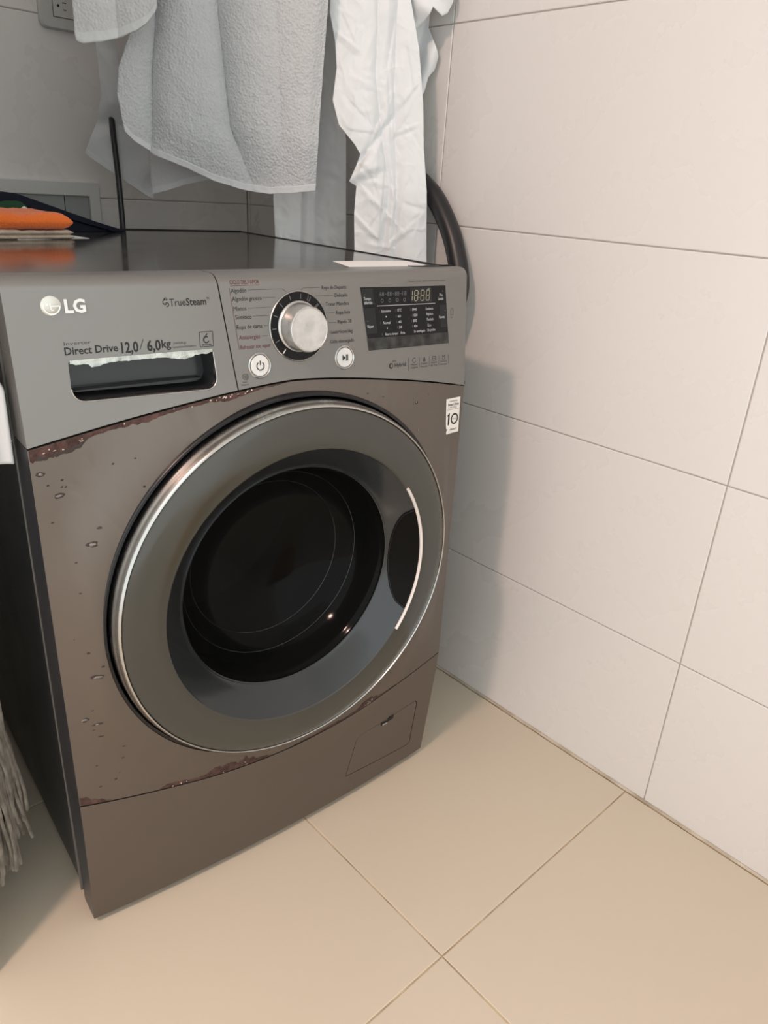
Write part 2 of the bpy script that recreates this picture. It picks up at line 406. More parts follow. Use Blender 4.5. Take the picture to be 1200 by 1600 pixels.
# ---- print on the panels
class Ink:
    def __init__(s, about=None):        # about: a centre whose shift the whole mark shares
        s.bm = bmesh.new(); s.d = None
        if about: q = fixp(*about); s.d = (q[0]-about[0], q[1]-about[1])
    def v(s, x, z, off, Sf):
        if Sf is None or Sf is S: x, z = (x+s.d[0], z+s.d[1]) if s.d else fixp(x, z); return (x, S(x, z)-off, z)
        return (x, Sf(x, z)-off, z)
    def poly(s, pts, off=.0003, Sf=None): s.bm.faces.new([s.bm.verts.new(s.v(x, z, off, Sf)) for x, z in pts])
    def line(s, pts, w_=.0005, off=.0003, Sf=None):
        for (x0, z0), (x1, z1) in zip(pts, pts[1:]):
            d = Vector((x1-x0, z1-z0))
            if d.length < 1e-6: continue
            nn = Vector((-d.y, d.x)).normalized()*w_/2; m_ = max(1, int(d.length/.015))
            for k in range(m_):
                a, b_ = Vector((x0, z0))+d*k/m_, Vector((x0, z0))+d*(k+1)/m_
                s.poly([(a.x-nn.x, a.y-nn.y), (b_.x-nn.x, b_.y-nn.y), (b_.x+nn.x, b_.y+nn.y), (a.x+nn.x, a.y+nn.y)], off, Sf)
    def ring(s, x, z, r_, w_, a0=0, a1=2*PI, n=28, off=.0003, rx=1., Sf=None):
        P = []
        for k in range(n+1):
            a = a0+(a1-a0)*k/n
            P.append([s.bm.verts.new(s.v(x+q*rx*math.cos(a), z+q*math.sin(a), off, Sf)) for q in (r_-w_/2, r_+w_/2)])
        for a, b_ in zip(P, P[1:]): s.bm.faces.new((a[0], a[1], b_[1], b_[0]))
    def disc(s, x, z, r_, n=24, off=.0003, Sf=None): s.poly([(x+r_*math.cos(2*PI*k/n), z+r_*math.sin(2*PI*k/n)) for k in range(n)], off, Sf)
    def text(s, body, x, z, h, width=None, align='L', bold=0., off=.0003, shear=0., Sf=None, depth=0):
        cu = bpy.data.curves.new('t', 'FONT'); cu.body = body; cu.size = 1; cu.resolution_u = 2; cu.offset = bold; cu.shear = shear
        if depth: cu.extrude = depth
        o = bpy.data.objects.new('t', cu); C.objects.link(o); me = bpy.data.meshes.new_from_object(o)
        xs = [v.co.x for v in me.vertices]; mn, mx = min(xs), max(xs)
        sz = h/.73; sx = width/(mx-mn) if width else sz*.8
        W = (mx-mn)*sx; x0 = x if align == 'L' else x-W if align == 'R' else x-W/2
        for v in me.vertices: v.co = s.v(x0+(v.co.x-mn)*sx, z+v.co.y*sz, off+v.co.z, Sf)
        s.bm.from_mesh(me); bpy.data.objects.remove(o); bpy.data.meshes.remove(me); bpy.data.curves.remove(cu)
    def done(s, name, m, parent):
        me = bpy.data.meshes.new(name); s.bm.to_mesh(me); s.bm.free(); o = link(name, me, m, parent)
        if any(q in name for q in ('lettering', 'print', 'ticks', 'digits', 'symbol', 'strokes', 'zones')): o['kind'] = 'stuff'
        return o

# brand mark: raised disc with face strokes, raised letters
i = Ink((.0423, .8336)); bm = bmesh.new(); ex, ez = fixp(.0423, .8336); ey = S(ex, ez); lathe(bm, ex, ez, [(0, ey-.0018), (.0080, ey-.0018), (.0094, ey-.0010), (.0094, ey+.0012)], 40)
em_ = obj('emblem', bm, mat('emblem_silver', (.62, .64, .60), .35, .5), dr, 40)
i.ring(.0423, .8336, .0074, .0011, math.radians(95), math.radians(360), off=.0026)
i.line([(.0423, .8336), (.0497, .8336)], .0010, .0026); i.line([(.0412, .8365), (.0418, .8300), (.0440, .8300)], .0010, .0026); i.disc(.0385, .8352, .0011, 12, .0026)
i.done('emblem_strokes', mat('emblem_stroke_silver', (.85, .86, .82), .4, .2), dr)
i = Ink(); i.text('LG', .0546, .8268, .0128, width=.0200, bold=.035, depth=.0007, off=.0009)
le = i.done('raised_lettering', mat('letter_silver', (.66, .67, .65), .35, .5), dr)
i = Ink()
i.text('Direct Drive', .0487, .7865, .0078, .0530, bold=.020); i.text('12,0', .1052, .7842, .0112, .0180, bold=.026)
i.line([(.1245, .7860), (.1292, .7965)], .0006); i.text('6,0', .1325, .7842, .0112, .0150, bold=.026); i.text('kg', .1485, .7862, .0088, .0105, bold=.016)
i.text('True', .1620, .8283, .0078, .0180); i.text('Steam', .1805, .8283, .0078, .0235, bold=.018); i.text('TM', .2043, .8335, .0026, .0034)
i.ring(.1573, .8327, .0026, .0009, .6, 5.6); i.ring(.1590, .8300, .0020, .0008, -2, 2.6); i.ring(.1580, .8350, .0018, .0007, 0, 3.6)
i.line([(.1925, .7997), (.2085, .7997), (.2085, .7838), (.1925, .7838), (.1925, .7997)], .0006)
i.ring(.2003, .7912, .0032, .0013, .9, 5.8); i.line([(.2020, .7978), (.1978, .7925)], .0012); i.text('MOTION', .1950, .7850, .0016, .0108, bold=.02)
i.done('lettering', 'ink', dr)
i = Ink(); i.text('Inverter', .0492, .7958, .0036, .0262); i.text('(W/I/Kg)', .1618, .7888, .0024, .0145); i.text('Lavadora/Secadora', .1612, .7848, .0024, .0265)
i.done('small_print', 'ink_grey', dr)
# cycle names
i = Ink(); H_ = .0050
for t, x, z, wd in (('Algodón', .2345, .8395, .0190), ('Algodón grueso', .2353, .8305, .0375), ('Mixtos', .2362, .8200, .0160), ('Sintético', .2376, .8106, .0205), ('Ropa de cama', .2384, .7998, .0330)):
    i.text(t, x, z, H_, wd)
for t, x, z, wd in (('Ropa de Deporte', .3925, .8396, .0365), ('Delicado', .3940, .8302, .0192), ('Tratar Manchas', .3958, .8202, .0350), ('Ropa lista', .3973, .8096, .0215), ('Rápido 30', .3990, .7985, .0210), ('Lavado+Secado (6kg)', .4005, .7867, .0330), ('Ciclo descargado', .4023, .7752, .0365)):
    i.text(t, x, z, .0046, wd, 'R')
i.text('Eco', .4655, .7440, .0024, .0060); i.text('Hybrid', .4690, .7368, .0056, .0195, bold=.004)
i.ring(.4628, .7390, .0028, .0018, 1.4, 5.2); i.ring(.4628, .7390, .0030, .0006)
i.line([(.4938, .7475), (.4938, .7290)], .0005)
i.done('lettering', 'ink', cp)
i = Ink()
for t, x, z, wd in (('CICLO DEL VAPOR', .2340, .8484, .0370), ('Antialergias', .2406, .7882, .0270), ('Refrescar con vapor', .2415, .7774, .0395)):
    i.text(t, x, z, H_-.0006*(t[0] == 'C'), wd)
i.line([(.2340, .8467), (.2710, .8471)], .0004); i.line([(.2328, .8447), (.2398, .7772)], .0004)
i.done('red_lettering', 'ink_red', cp)
i = Ink()
for x0, x1, z, e in ((.256, .301, .8419, .306), (.2745, .291, .8330, None), (.2545, .284, .8222, None), (.260, .281, .8130, None), (.2735, .2795, .8020, None), (.2700, .2785, .7905, None)):
    i.line([(x0, z), (x1, z)]+([(e, z-.0035)] if e else []), .0004)
for x0, x1, z, e in ((.3535, .329, .8420, .326), (.3725, .3475, .8325, None), (.3585, .3555, .8222, None), (.3735, .3620, .8118, None), (.3755, .3640, .8005, None), (.3660, .3645, .7890, None)):
    i.line([(x0, z), (x1, z)]+([(e, z-.003)] if e else []), .0004)
for k, (a, b_) in enumerate((('Menor', 'Desgaste'), ('Cuidado', 'Prendas'), ('Limpieza', 'de Tina'), ('Remueve', 'Arrugas'))):
    x = .5035+.0182*k
    i.text(a, x, .7362, .0026, .0120, 'C'); i.text(b_, x, .7322, .0026, .0125, 'C')
    i.line([(x+.0092, .7465), (x+.0092, .7325)], .0004)
    if k == 0: i.ring(x, .7430, .0031, .0007, .8, 5.8)
    elif k == 1: i.disc(x, .7418, .0022, 14); i.disc(x, .7446, .0013, 10)
    elif k == 2: i.line([(x-.003, .7455), (x+.003, .7455), (x+.003, .7400), (x-.003, .7400), (x-.003, .7455)], .0007); i.line([(x-.0015, .7428), (x+.0015, .7428)], .0007)
    else: i.line([(x-.003, .7455), (x, .7435), (x+.003, .7455)], .0008); i.line([(x-.002, .7440), (x-.0025, .7400), (x+.0025, .7400), (x+.002, .7440)], .0006)
i.text('* Mantener presionado 3 segundos para activar la función adicional', .4915, .8448, .0021, .0665)
i.ring(.2445, .7462, .0030, .0007); i.ring(.2445, .7462, .0011, .0007); i.ring(.2445, .7462, .0044, .0006, -1.2, .9)
i.text('Smart', .2440, .7393, .0019, .0060, 'C'); i.text('Diagnosis', .2440, .7365, .0019, .0095, 'C')
i.ring(.5722, .8062, .0022, .0005, 0, PI); i.line([(.5700, .8062), (.5700, .7995), (.5744, .7995), (.5744, .8062)], .0005); i.line([(.5706, .7970), (.5716, .7955), (.5742, .7968)], .0005)
i.done('fine_print', 'ink_grey', cp)

# program dial
KX, KZ = fixp(.3214, .7985); ys = S(KX, KZ); sl = .018/.161
def tilt(o):                          # lean with the fascia about its own centre
    for v in o.data.vertices: v.co.y += (v.co.z-KZ)*sl
    return o
bm = bmesh.new(); lathe(bm, KX, KZ, [(.0388, ys+.003), (.0388, ys-.0012), (.0396, ys-.0020), (.0404, ys-.0012), (.0404, ys+.003)], 72); rim = tilt(obj('dial_rim', bm, 'chrome', wm, 40))
bm = bmesh.new(); lathe(bm, KX, KZ, [(0, ys-.0006), (.0389, ys-.0006), (.0389, ys+.003)], 72); tilt(obj('dial_face', bm, 'black', wm, 40))
i = Ink(); Sd = lambda x, z: ys+(z-KZ)*sl
for k in range(15):
    a = math.radians(84+k*24.5); 
    if math.degrees(a) > 84+24.5*6.9 and math.degrees(a) < 400 and k > 6: continue
    i.line([(KX+.0310*math.cos(a), KZ+.0310*math.sin(a)), (KX+.0368*math.cos(a), KZ+.0368*math.sin(a))], .0010, .0008, Sd)
for k in range(1, 3):
    a = math.radians(84-k*22); i.line([(KX+.0310*math.cos(a), KZ+.0310*math.sin(a)), (KX+.0368*math.cos(a), KZ+.0368*math.sin(a))], .0010, .0008, Sd)
i.done('dial_ticks', 'ink_dim', wm)
i = Ink(); a = math.radians(231); i.line([(KX+.0325*math.cos(a), KZ+.0325*math.sin(a)), (KX+.0380*math.cos(a), KZ+.0380*math.sin(a))], .0014, .0009, Sd); i.done('dial_pointer', 'white_btn', wm)
bm = bmesh.new(); y0 = ys
lathe(bm, KX, KZ, [(.0290, y0-.0004), (.0290, y0-.0018), (.0276, y0-.0028), (.0268, y0-.0040), (.0262, y0-.0205), (.0250, y0-.0232), (.0242, y0-.0236), (.0236, y0-.0230), (0, y0-.0226)], 72)
kn = tilt(obj('program_knob', bm, 'silver', wm, 35))
i = Ink(); Sk = lambda x, z: y0-.0226+(z-KZ)*sl
i.line([(KX-.0215, KZ+.0025), (KX-.0180, KZ+.0025)], .0009, .0003, Sk); i.done('knob_mark', 'ink', kn)
# two round buttons
def button(name, x, z):
    x, z = fixp(x, z)
    yb_ = S(x, z); bm = bmesh.new(); lathe(bm, x, z, [(.0126, yb_+.002), (.0126, yb_-.0008), (.0137, yb_-.0018), (.0148, yb_-.0008), (.0148, yb_+.002)], 48)
    def tl(o):
        for v in o.data.vertices: v.co.y += (v.co.z-z)*sl
        return o
    bm2 = bmesh.new(); lathe(bm2, x, z, [(0, yb_-.0016), (.0112, yb_-.0015), (.0119, yb_-.0009), (.0121, yb_+.002)], 48)
    b_ = tl(obj(name, bm2, 'white_btn', wm, 40)); tl(obj('button_ring', bm, 'chrome', b_, 40))
    bm3 = bmesh.new(); lathe(bm3, x, z, [(.0120, yb_-.0003), (.0128, yb_-.0003)], 48); tl(obj('button_gap', bm3, 'ink', b_)); return b_
pb = button('power_button', .2648, .7573); i = Ink((.2648, .7573))
i.ring(.2648, .7570, .0046, .0011, math.radians(125), math.radians(415), off=.0022); i.line([(.2648, .7630), (.2648, .7580)], .0012, .0022); i.done('power_symbol', 'ink', pb)
sb = button('start_button', .3869, .7565); i = Ink((.3869, .7565))
i.poly([(.3828, .7602), (.3828, .7528), (.3871, .7565)], .0022); i.line([(.3886, .7604), (.3886, .7526)], .0010, .0022); i.line([(.3907, .7604), (.3907, .7526)], .0010, .0022); i.done('start_symbol', 'ink', sb)

# display
dq = [(.4138, .8404), (.5592, .8390), (.5672, .7615), (.4262, .7618)]
ds = bevel(obj('display_screen', slab([[fixp(*q) for q in dq]], S, .003, xcuts=[.38+.01*k for k in range(20)], zcuts=[.78, .80, .82], off=.0006), 'screen', wm), .0004, 1)
obj('worn_film', slab([[fixp(*q) for q in [(.4236, .7775), (.5655, .7768), (.5670, .7620), (.4260, .7623)]]], S, .0001, xcuts=[.38+.01*k for k in range(20)], off=.0008), 'screen_soft', ds)
i = Ink(); i.poly([(.4180, .8150), (.4360, .8150), (.4400, .7830), (.4230, .7830)], .0008); i.poly([(.5480, .8140), (.5610, .8140), (.5640, .7840), (.5510, .7840)], .0008)
i.poly([(.4150, .8390), (.4330, .8388), (.4365, .8190), (.4180, .8190)], .0008); i.poly([(.4950, .8380), (.5330, .8376), (.5345, .8185), (.4965, .8190)], .0008); i.done('touch_zones', 'screen_key', ds)
i = Ink(); o8 = .0011
i.line([(.4395, .8170), (.5400, .8165)], .0006, o8)
for t, x, z, wd in (('Intensivo', .4470, .8085, .0150), ('Normal', .4495, .7938, .0115), ('Ahorro tiempo', .4520, .7793, .0215),
                    ('95°C', .4730, .8085, .0070), ('60', .4740, .8010, .0050), ('40', .4750, .7938, .0050), ('30', .4760, .7868, .0050), ('Fría', .4790, .7793, .0072),
                    ('1400', .4990, .8085, .0080), ('1000', .5000, .8010, .0080), ('800', .5010, .7938, .0062), ('400', .5020, .7868, .0062), ('Sin centrifugado', .5020, .7800, .0200),
                    ('Excelencia', .5230, .8085, .0130), ('Higiénico', .5242, .8015, .0120), ('Planchado', .5250, .7945, .0120), ('Eco', .5268, .7868, .0060), ('Sin prelav.', .5262, .7803, .0150)):
    i.text(t, x, z, .0036, wd, off=o8)
for x, z in ((.4542, .8030), (.4560, .7885)): i.disc(x, z, .0009, 8, o8)
for t, x, z, wd in (('Tiempo', .4182, .8248, .0115), ('diferido', .4190, .8198, .0130), ('Vapor', .4232, .7905, .0105), ('Pre-', .5478, .8255, .0065), ('Lavado', .5455, .8205, .0095), ('Favorito', .5475, .7962, .0105)):
    i.text(t, x, z, .0038, wd, off=o8, bold=.004)
i.done('screen_print', 'ink_white', ds)
i = Ink()
for x in (.4430, .4700, .4960, .5205):
    for z in (.8100, .8028, .7955, .7885, .7812):
        if x == .5205 or (x == .4430 and z in (.8028, .7885)): continue
        i.line([(x+(.8100-z)*.15, z+.0018), (x+(.8100-z)*.15, z-.0016)], .0005, o8)
for k in range(4):
    x = .4440+.0125*k; i.text(('88', '88', '88', '18')[k], x, .8285, .0058, .0072, off=o8)
    if k < 3: i.line([(x+.0086, .8312), (x+.0110, .8312)], .0006, o8)
    i.ring(x+.004, .8232, .0020, .0009, 0, 2*PI, 8, o8)
i.line([(.4185, .8315), (.4210, .8315)], .0006, o8); i.line([(.4228, .7990), (.4255, .7990)], .0006, o8); i.disc(.5535, .8320, .0008, 8, o8); i.disc(.5585, .8062, .0008, 8, o8)
i.done('dim_symbols', 'ink_dim', ds)
i = Ink()                              # 18:88 in separate segments
def seg8(x, z, w_, h, segs='abcdefg'):
    sh = .06; q = lambda X, Z: (X+(Z-z)*sh, Z)
    L = {'a': [(x, z+h), (x+w_, z+h)], 'g': [(x, z+h/2), (x+w_, z+h/2)], 'd': [(x, z), (x+w_, z)], 'f': [(x, z+h/2), (x, z+h)], 'b': [(x+w_, z+h/2), (x+w_, z+h)], 'e': [(x, z), (x, z+h/2)], 'c': [(x+w_, z), (x+w_, z+h/2)]}
    for s_ in segs:
        (a, b_), (c, d) = L[s_]; A, B = Vector(q(a, b_)), Vector(q(c, d)); dd = (B-A).normalized()*.0006; i.line([tuple(A+dd), tuple(B-dd)], .0010, o8)
seg8(.4985, .8212, .0001, .0130, 'bc'); seg8(.5025, .8212, .0058, .0130); seg8(.5135, .8212, .0058, .0130); seg8(.5232, .8212, .0058, .0130)
i.disc(.5108, .8250, .0006, 8, o8); i.disc(.5110, .8305, .0006, 8, o8); i.text('88', .5265, .8352, .0014, .0030, off=o8)
i.done('clock_digits', 'ink_gold', ds)

# warranty sticker
sq = [(.5663, .6818), (.5938, .6830), (.5958, .6294), (.5702, .6286)]
st = obj('warranty_sticker', slab([[fixp(*q) for q in sq]], S, .0004, zcuts=[.21+.02*i for i in range(25)], xcuts=XC, off=.0006), 'label', wm)
i = Ink(); o5 = .0011
i.text('INVERTER', .5805, .6770, .0022, .0150, 'C', off=o5); i.text('Direct Drive', .5808, .6712, .0042, .0215, 'C', bold=.012, off=o5); i.text('MOTOR', .5812, .6672, .0024, .0130, 'C', off=o5)
i.disc(.5720, .6683, .0009, 8, o5); i.line([(.5690, .6652), (.5925, .6658)], .0004, o5)
i.poly([(.5722, .6420), (.5752, .6420), (.5750, .6600), (.5728, .6600), (.5708, .6570), (.5708, .6550), (.5722, .6560)], o5)
i.ring(.5852, .6508, .0072, .0024, off=o5, rx=.86); i.text('YEARS', .5852, .6498, .0020, .0080, 'C', off=o5)
i.text('WARRANTY', .5822, .6335, .0028, .0195, 'C', off=o5, bold=.01); i.done('sticker_print', 'ink', st)

# porthole door (its own group of parts)
bm = bmesh.new(); lathe(bm, DX, DZ, [(.2590, -.012), (.2585, -.0195), (.2570, -.0215), (.2540, -.0210), (.2525, -.0180), (.2525, .012)], 120)
obj('door_gasket', bm, 'gasket', wm, 50)
bm = bmesh.new(); lathe(bm, DX, DZ, [(.2490, .004), (.2498, -.010), (.2500, -.0200), (.2480, -.0250)], 120)
door = obj('porthole_door', bm, 'gasket', wm, 50)
door['label'] = 'large round door of smoked glass with chrome rim'
bm = bmesh.new(); lathe(bm, DX, DZ, [(.2504, -.0210), (.2507, -.0265), (.2500, -.0310), (.2490, -.0322), (.2488, -.0350), (.2478, -.0392), (.2462, -.0416), (.2452, -.0422), (.2446, -.0418), (.2442, -.0385)], 144)
obj('chrome_rim', bm, 'chrome', door, 60)
RO, RI = .1950, .1600
def notch(a):                         # how far the grip pocket eats inwards at angle a (0 = +x)
    d = math.degrees(math.atan2(math.sin(a), math.cos(a))); return max(0, 1-(abs(d-0)/26)**2)
bm = bmesh.new(); lathe(bm, DX, DZ, [(.2442, -.0385), (.2438, -.0402), (.2425, -.0412), (.2300, -.0436), (.2100, -.0452), (.1960, -.0455), (.1940, -.0450), (.1930, -.0440)], 144)
obj('glass_rim', bm, 'glass_ring', door, 50)
bm = bmesh.new(); lathe(bm, DX, DZ, [(.1932, -.0445), (.1915, -.0425), (.1650, -.0160), (.1620, -.0110), (.1580, -.0080)], 144)
obj('glass_funnel', bm, 'cone', door, 50)
bowl = bump(mat('tinted_bowl_glass', (.010, .010, .010), .09, 0, IOR=1.5, Specular_IOR_Level=.12), 3, .03, .003); bt = bowl.node_tree; pb_ = bt.nodes['Principled BSDF']
tr = bt.nodes.new('ShaderNodeBsdfTransparent'); tr.inputs[0].default_value = (.09, .092, .092, 1); mx = bt.nodes.new('ShaderNodeMixShader'); mx.inputs[0].default_value = .55
bt.links.new(tr.outputs[0], mx.inputs[1]); bt.links.new(pb_.outputs[0], mx.inputs[2]); bt.links.new(mx.outputs[0], bt.nodes['Material Output'].inputs[0])
bm = bmesh.new(); lathe(bm, DX, DZ, [(.1590, -.0090), (.1575, -.0040), (.1550, -.0010), (.1525, .0060), (.1490, .0160), (.1440, .0270), (.1370, .0390), (.1280, .0500), (.1170, .0595), (.1020, .0690), (.0820, .0775), (.0600, .0835), (.0350, .0870), (0, .0885)], 96)
obj('bowl_glass', bm, bowl, door, 60)
bm = bmesh.new()
for rr, yy, th in ((.1588, -.0092, .0011), (.1368, .0388, .0004), (.1165, .0595, .0004)): lathe(bm, DX, DZ, [(rr-th, yy), (rr, yy-th), (rr+th, yy), (rr, yy+th)], 96, close=True)
obj('bowl_ridge', bm, 'cone', door, 60)
# drum behind the glass
bm = bmesh.new(); lathe(bm, DX, DZ, [(.2300, .060), (.1700, .056), (.1640, .062), (.1640, .075), (.1750, .085)], 72); obj('rubber_bellows', bm, 'rubber', wm, 40)
bm = bmesh.new(); lathe(bm, DX, DZ, [(.1750, .09), (.2350, .11), (.2350, .36), (.2, .385), (0, .40)], 72)
drum = obj('drum', bm, 'drum', wm, 40)
for k in range(3):
    a = k*2*PI/3+.5; bm = bmesh.new(); box(bm, -.03, .03, .13, .34, -.235, -.20); bmesh.ops.rotate(bm, verts=bm.verts, cent=(0, 0, 0), matrix=Matrix.Rotation(a, 3, 'Y')); bmesh.ops.translate(bm, verts=bm.verts, vec=(DX, 0, DZ))
    bevel(obj('drum_paddle', bm, 'rubber', drum), .01, 3)
# grip: dark lens pocket and a pale arc
bm = bmesh.new(); n = 32; P0, P1, P2 = [], [], []
for k in range(n+1):
    t = -1+2*k/n; a = math.radians(-1.5+24.5*t); ro = .1925; ri = .1925-.031*math.sqrt(max(0, 1-t*t)); 
    P0.append(bm.verts.new((DX+ro*math.cos(a), -.0452, DZ+ro*math.sin(a)))); mid = (ro+ri)/2
    P1.append(bm.verts.new((DX+mid*math.cos(a), -.0425+max(0, .1915-mid)-.0012, DZ+mid*math.sin(a))))
    yi = -.0425+(.1915-ri) if ri < .1915 else -.0425
    P2.append(bm.verts.new((DX+ri*math.cos(a), yi-.0012, DZ+ri*math.sin(a))))
for A, B in ((P0, P1), (P1, P2)):
    for k in range(n): bm.faces.new((A[k], A[k+1], B[k+1], B[k]))
obj('grip_pocket', bm, mat('pocket_black', (.005, .005, .005), .3, 0, Specular_IOR_Level=.08), door, 60)
bm = bmesh.new(); tube(bm, [(P.co.x, P.co.y-.0006, P.co.z) for P in []] or [(DX+(.1925-.031*math.sqrt(max(0, 1-t*t)))*math.cos(math.radians(-1.5+24.5*t)), -.0450+.031*math.sqrt(max(0, 1-t*t))-.0005*0, DZ+(.1925-.031*math.sqrt(max(0, 1-t*t)))*math.sin(math.radians(-1.5+24.5*t))) for t in [-1+2*k/32 for k in range(33)]], .0016, 8)
obj('grip_bead', bm, 'black', door, 60)
bm = bmesh.new(); rings = []; n = 40
for k in range(n+1):
    a = math.radians(-36+71*k/n); e = [( .1930, -.0458), (.1934, -.0485), (.1950, -.0495), (.1968, -.0485), (.1972, -.0450)]
    rings.append([bm.verts.new((DX+q*math.cos(a), y, DZ+q*math.sin(a))) for q, y in e])
for A, B in zip(rings, rings[1:]):
    for k in range(4): bm.faces.new((A[k], A[k+1], B[k+1], B[k]))
bm.faces.new(rings[0]); bm.faces.new(rings[-1])
ga = obj('grip_arc', bm, mat('pale_arc_plastic', (.78, .72, .69), .35, .1), door, 60); ga['label'] = 'pale curved grip strip'

# ------- peeled paint along the seams and chips in the lacquer (thin real flakes)
def blob(bm, x, z, rx, rz, off, seed, n=12, ang=0., irr=.35, fx_=True):
    if fx_: x, z = fixp(x, z)
    c = bm.verts.new((x, S(x, z)-off*1.6, z)); rr = []
    for k in range(n):
        a = 2*PI*k/n; q = 1+irr*noise.noise(Vector((math.cos(a)*1.6, math.sin(a)*1.6, seed*3.1)))*1.6
        dx, dz = rx*q*math.cos(a), rz*q*math.sin(a); X = x+dx*math.cos(ang)-dz*math.sin(ang); Z = z+dx*math.sin(ang)+dz*math.cos(ang)
        rr.append(bm.verts.new((X, S(X, Z)-off*.5, Z)))
    for k in range(n): bm.faces.new((c, rr[k], rr[(k+1) % n]))
def peel(x0, x1, fn, side, prof, off, seed, n=120, rag=.5):
    """ragged strip hanging off a seam; prof gives its width along x"""
    bm = bmesh.new(); A, B, D = [], [], []
    for k in range(n+1):
        x = x0+(x1-x0)*k/n; wd = interp(prof, x)*(1+rag*noise.noise(Vector((x*170, seed, 0)))+rag*.8*noise.noise(Vector((x*60, seed, 5)))); wd = max(wd, .00015)
        z = fn(x); 
        A.append(bm.verts.new((x, S(x, z)-off*.3, z))); zz = z+side*wd*.55; B.append(bm.verts.new((x, S(x, zz)-off*(1+.6*noise.noise(Vector((x*220, 1, seed)))), zz)))
        zz = z+side*wd; D.append(bm.verts.new((x, S(x, zz)-off*.25, zz)))
    for k in range(n):
        bm.faces.new((A[k], A[k+1], B[k+1], B[k])); bm.faces.new((B[k], B[k+1], D[k+1], D[k]))
    return bm
f1 = lambda x: seam(x)-.0013
obj('peeled_paint', peel(.001, .290, f1, -1, [(0, .010), (.012, .0125), (.035, .0135), (.050, .008), (.065, .0040), (.09, .0042), (.115, .0065), (.14, .0035), (.17, .0025), (.20, .0045), (.225, .0065), (.24, .0030), (.29, .0002)], .0006, 1), 'rust', fp, 60)
f1b = lambda x: seam(x)-.0013-interp([(0, .008), (.05, .008), (.06, .003)], x)
obj('bare_patch', peel(.006, .062, f1b, -1, [(0.006, .004), (.02, .0065), (.04, .0060), (.062, .0005)], .0005, 8), 'rust_dark', fp, 60)
f2 = lambda x: kick(x)+.0013
obj('peeled_paint', peel(.001, .038, f2, 1, [(0, .014), (.012, .009), (.025, .006), (.038, .0006)], .0006, 2, 50), 'rust', fp, 60)
obj('peeled_paint', peel(.098, .262, f2, 1, [(.098, .001), (.108, .0085), (.125, .0065), (.145, .0060), (.160, .007), (.175, .013), (.19, .0155), (.215, .0150), (.235, .010), (.25, .005), (.262, .0004)], .0006, 3), 'rust', fp, 60)
obj('peeled_paint', peel(.30, .500, f2, 1, [(.30, .0004), (.32, .002), (.34, .0020), (.37, .0045), (.40, .0030), (.420, .006), (.432, .014), (.445, .013), (.47, .003), (.50, .0003)], .0006, 4, 80), 'rust', fp, 60)
bm = bmesh.new(); rnd_ = random.Random(3)
for k in range(26):
    x = rnd_.choice((rnd_.uniform(.004, .06), rnd_.uniform(.19, .24), rnd_.uniform(.005, .25))); wd = .004 if x > .06 else .011
    blob(bm, x, seam(x)-rnd_.uniform(.3, 1.)*wd, rnd_.uniform(.0006, .0018), rnd_.uniform(.0004, .0009), .0016, k, 7, rnd_.uniform(0, 1), fx_=False)
for k in range(14):
    x = rnd_.choice((rnd_.uniform(.105, .135), rnd_.uniform(.17, .23), rnd_.uniform(.43, .45))); blob(bm, x, kick(x)+rnd_.uniform(.002, .010), rnd_.uniform(.0006, .0017), rnd_.uniform(.0003, .0007), .0017, k, 7, rnd_.uniform(0, 2), fx_=False)
tag(obj('lacquer_flakes', bm, 'flake', fp), None, None, None, 'stuff')
chips = [(.0236, .6449, .0020), (.014, .6166, .0012), (.0307, .5676, .0012), (.0287, .6617, .0014), (.0145, .6582, .0012), (.0302, .5311, .0012), (.0279, .3720, .0012), (.0273, .3417, .0011), (.059, .3044, .0016), (.0573, .2847, .0015), (.0465, .2539, .0018), (.0274, .222+.03, .0013), (.0521, .2614, .0012), (.0257, .2859, .0011), (.0305, .4536, .0013), (.0438, .4334, .0016), (.0279, .6541, .0011), (.0316, .6533, .0012), (.1107, .641, .0013), (.0811, .6706, .0013), (.0716, .6765, .0012), (.1047, .6736, .0009), (.0116, .4355, .0010), (.0582, .6037, .0022), (.5056, .6852, .0024), (.4488, .6824, .0008), (.35, .716, .0009), (.42, .708, .0010), (.53, .694, .0009), (.445, .701, .0009)]
bm = bmesh.new()
for k, (x, z, q) in enumerate(chips): blob(bm, x, z, q*1.25, q*.75, .0004, k+40, 9, .2)
for x, z, a, b_ in ((.0238, .6449, .0052, .0028), (.049, .5868, .0056, .0030), (.0366, .42, .0068, .0030), (.0179, .3596, .0060, .0032), (.0087, .6712, .0040, .0026), (.031, .3500, .0062, .0016), (.0345, .3300, .0030, .0012), (.0178, .4738, .0018, .0016)): blob(bm, x, z, a, b_, .0004, x*900, 14, .15)
tag(obj('paint_chips', bm, 'rust_dark', fp), None, None, None, 'stuff')
bm = bmesh.new()
for x, z, a, b_ in ((.0238, .6447, .0030, .0015), (.049, .5866, .0036, .0018), (.0366, .4198, .0050, .0019), (.0179, .3596, .0036, .0016), (.0087, .6712, .0024, .0014), (.031, .350, .0022, .0008), (.0178, .4738, .0008, .0008), (.5071, .6468, .0010, .0014), (.5045, .6862, .0012, .0014)): blob(bm, x, z, a, b_, .0011, x*700, 10, .15)
tag(obj('lacquer_blisters', bm, bump(mat('grey_blister', (.20, .185, .17), .25, .6), 150, .5, .0008), fp, 60), None, None, None, 'stuff')

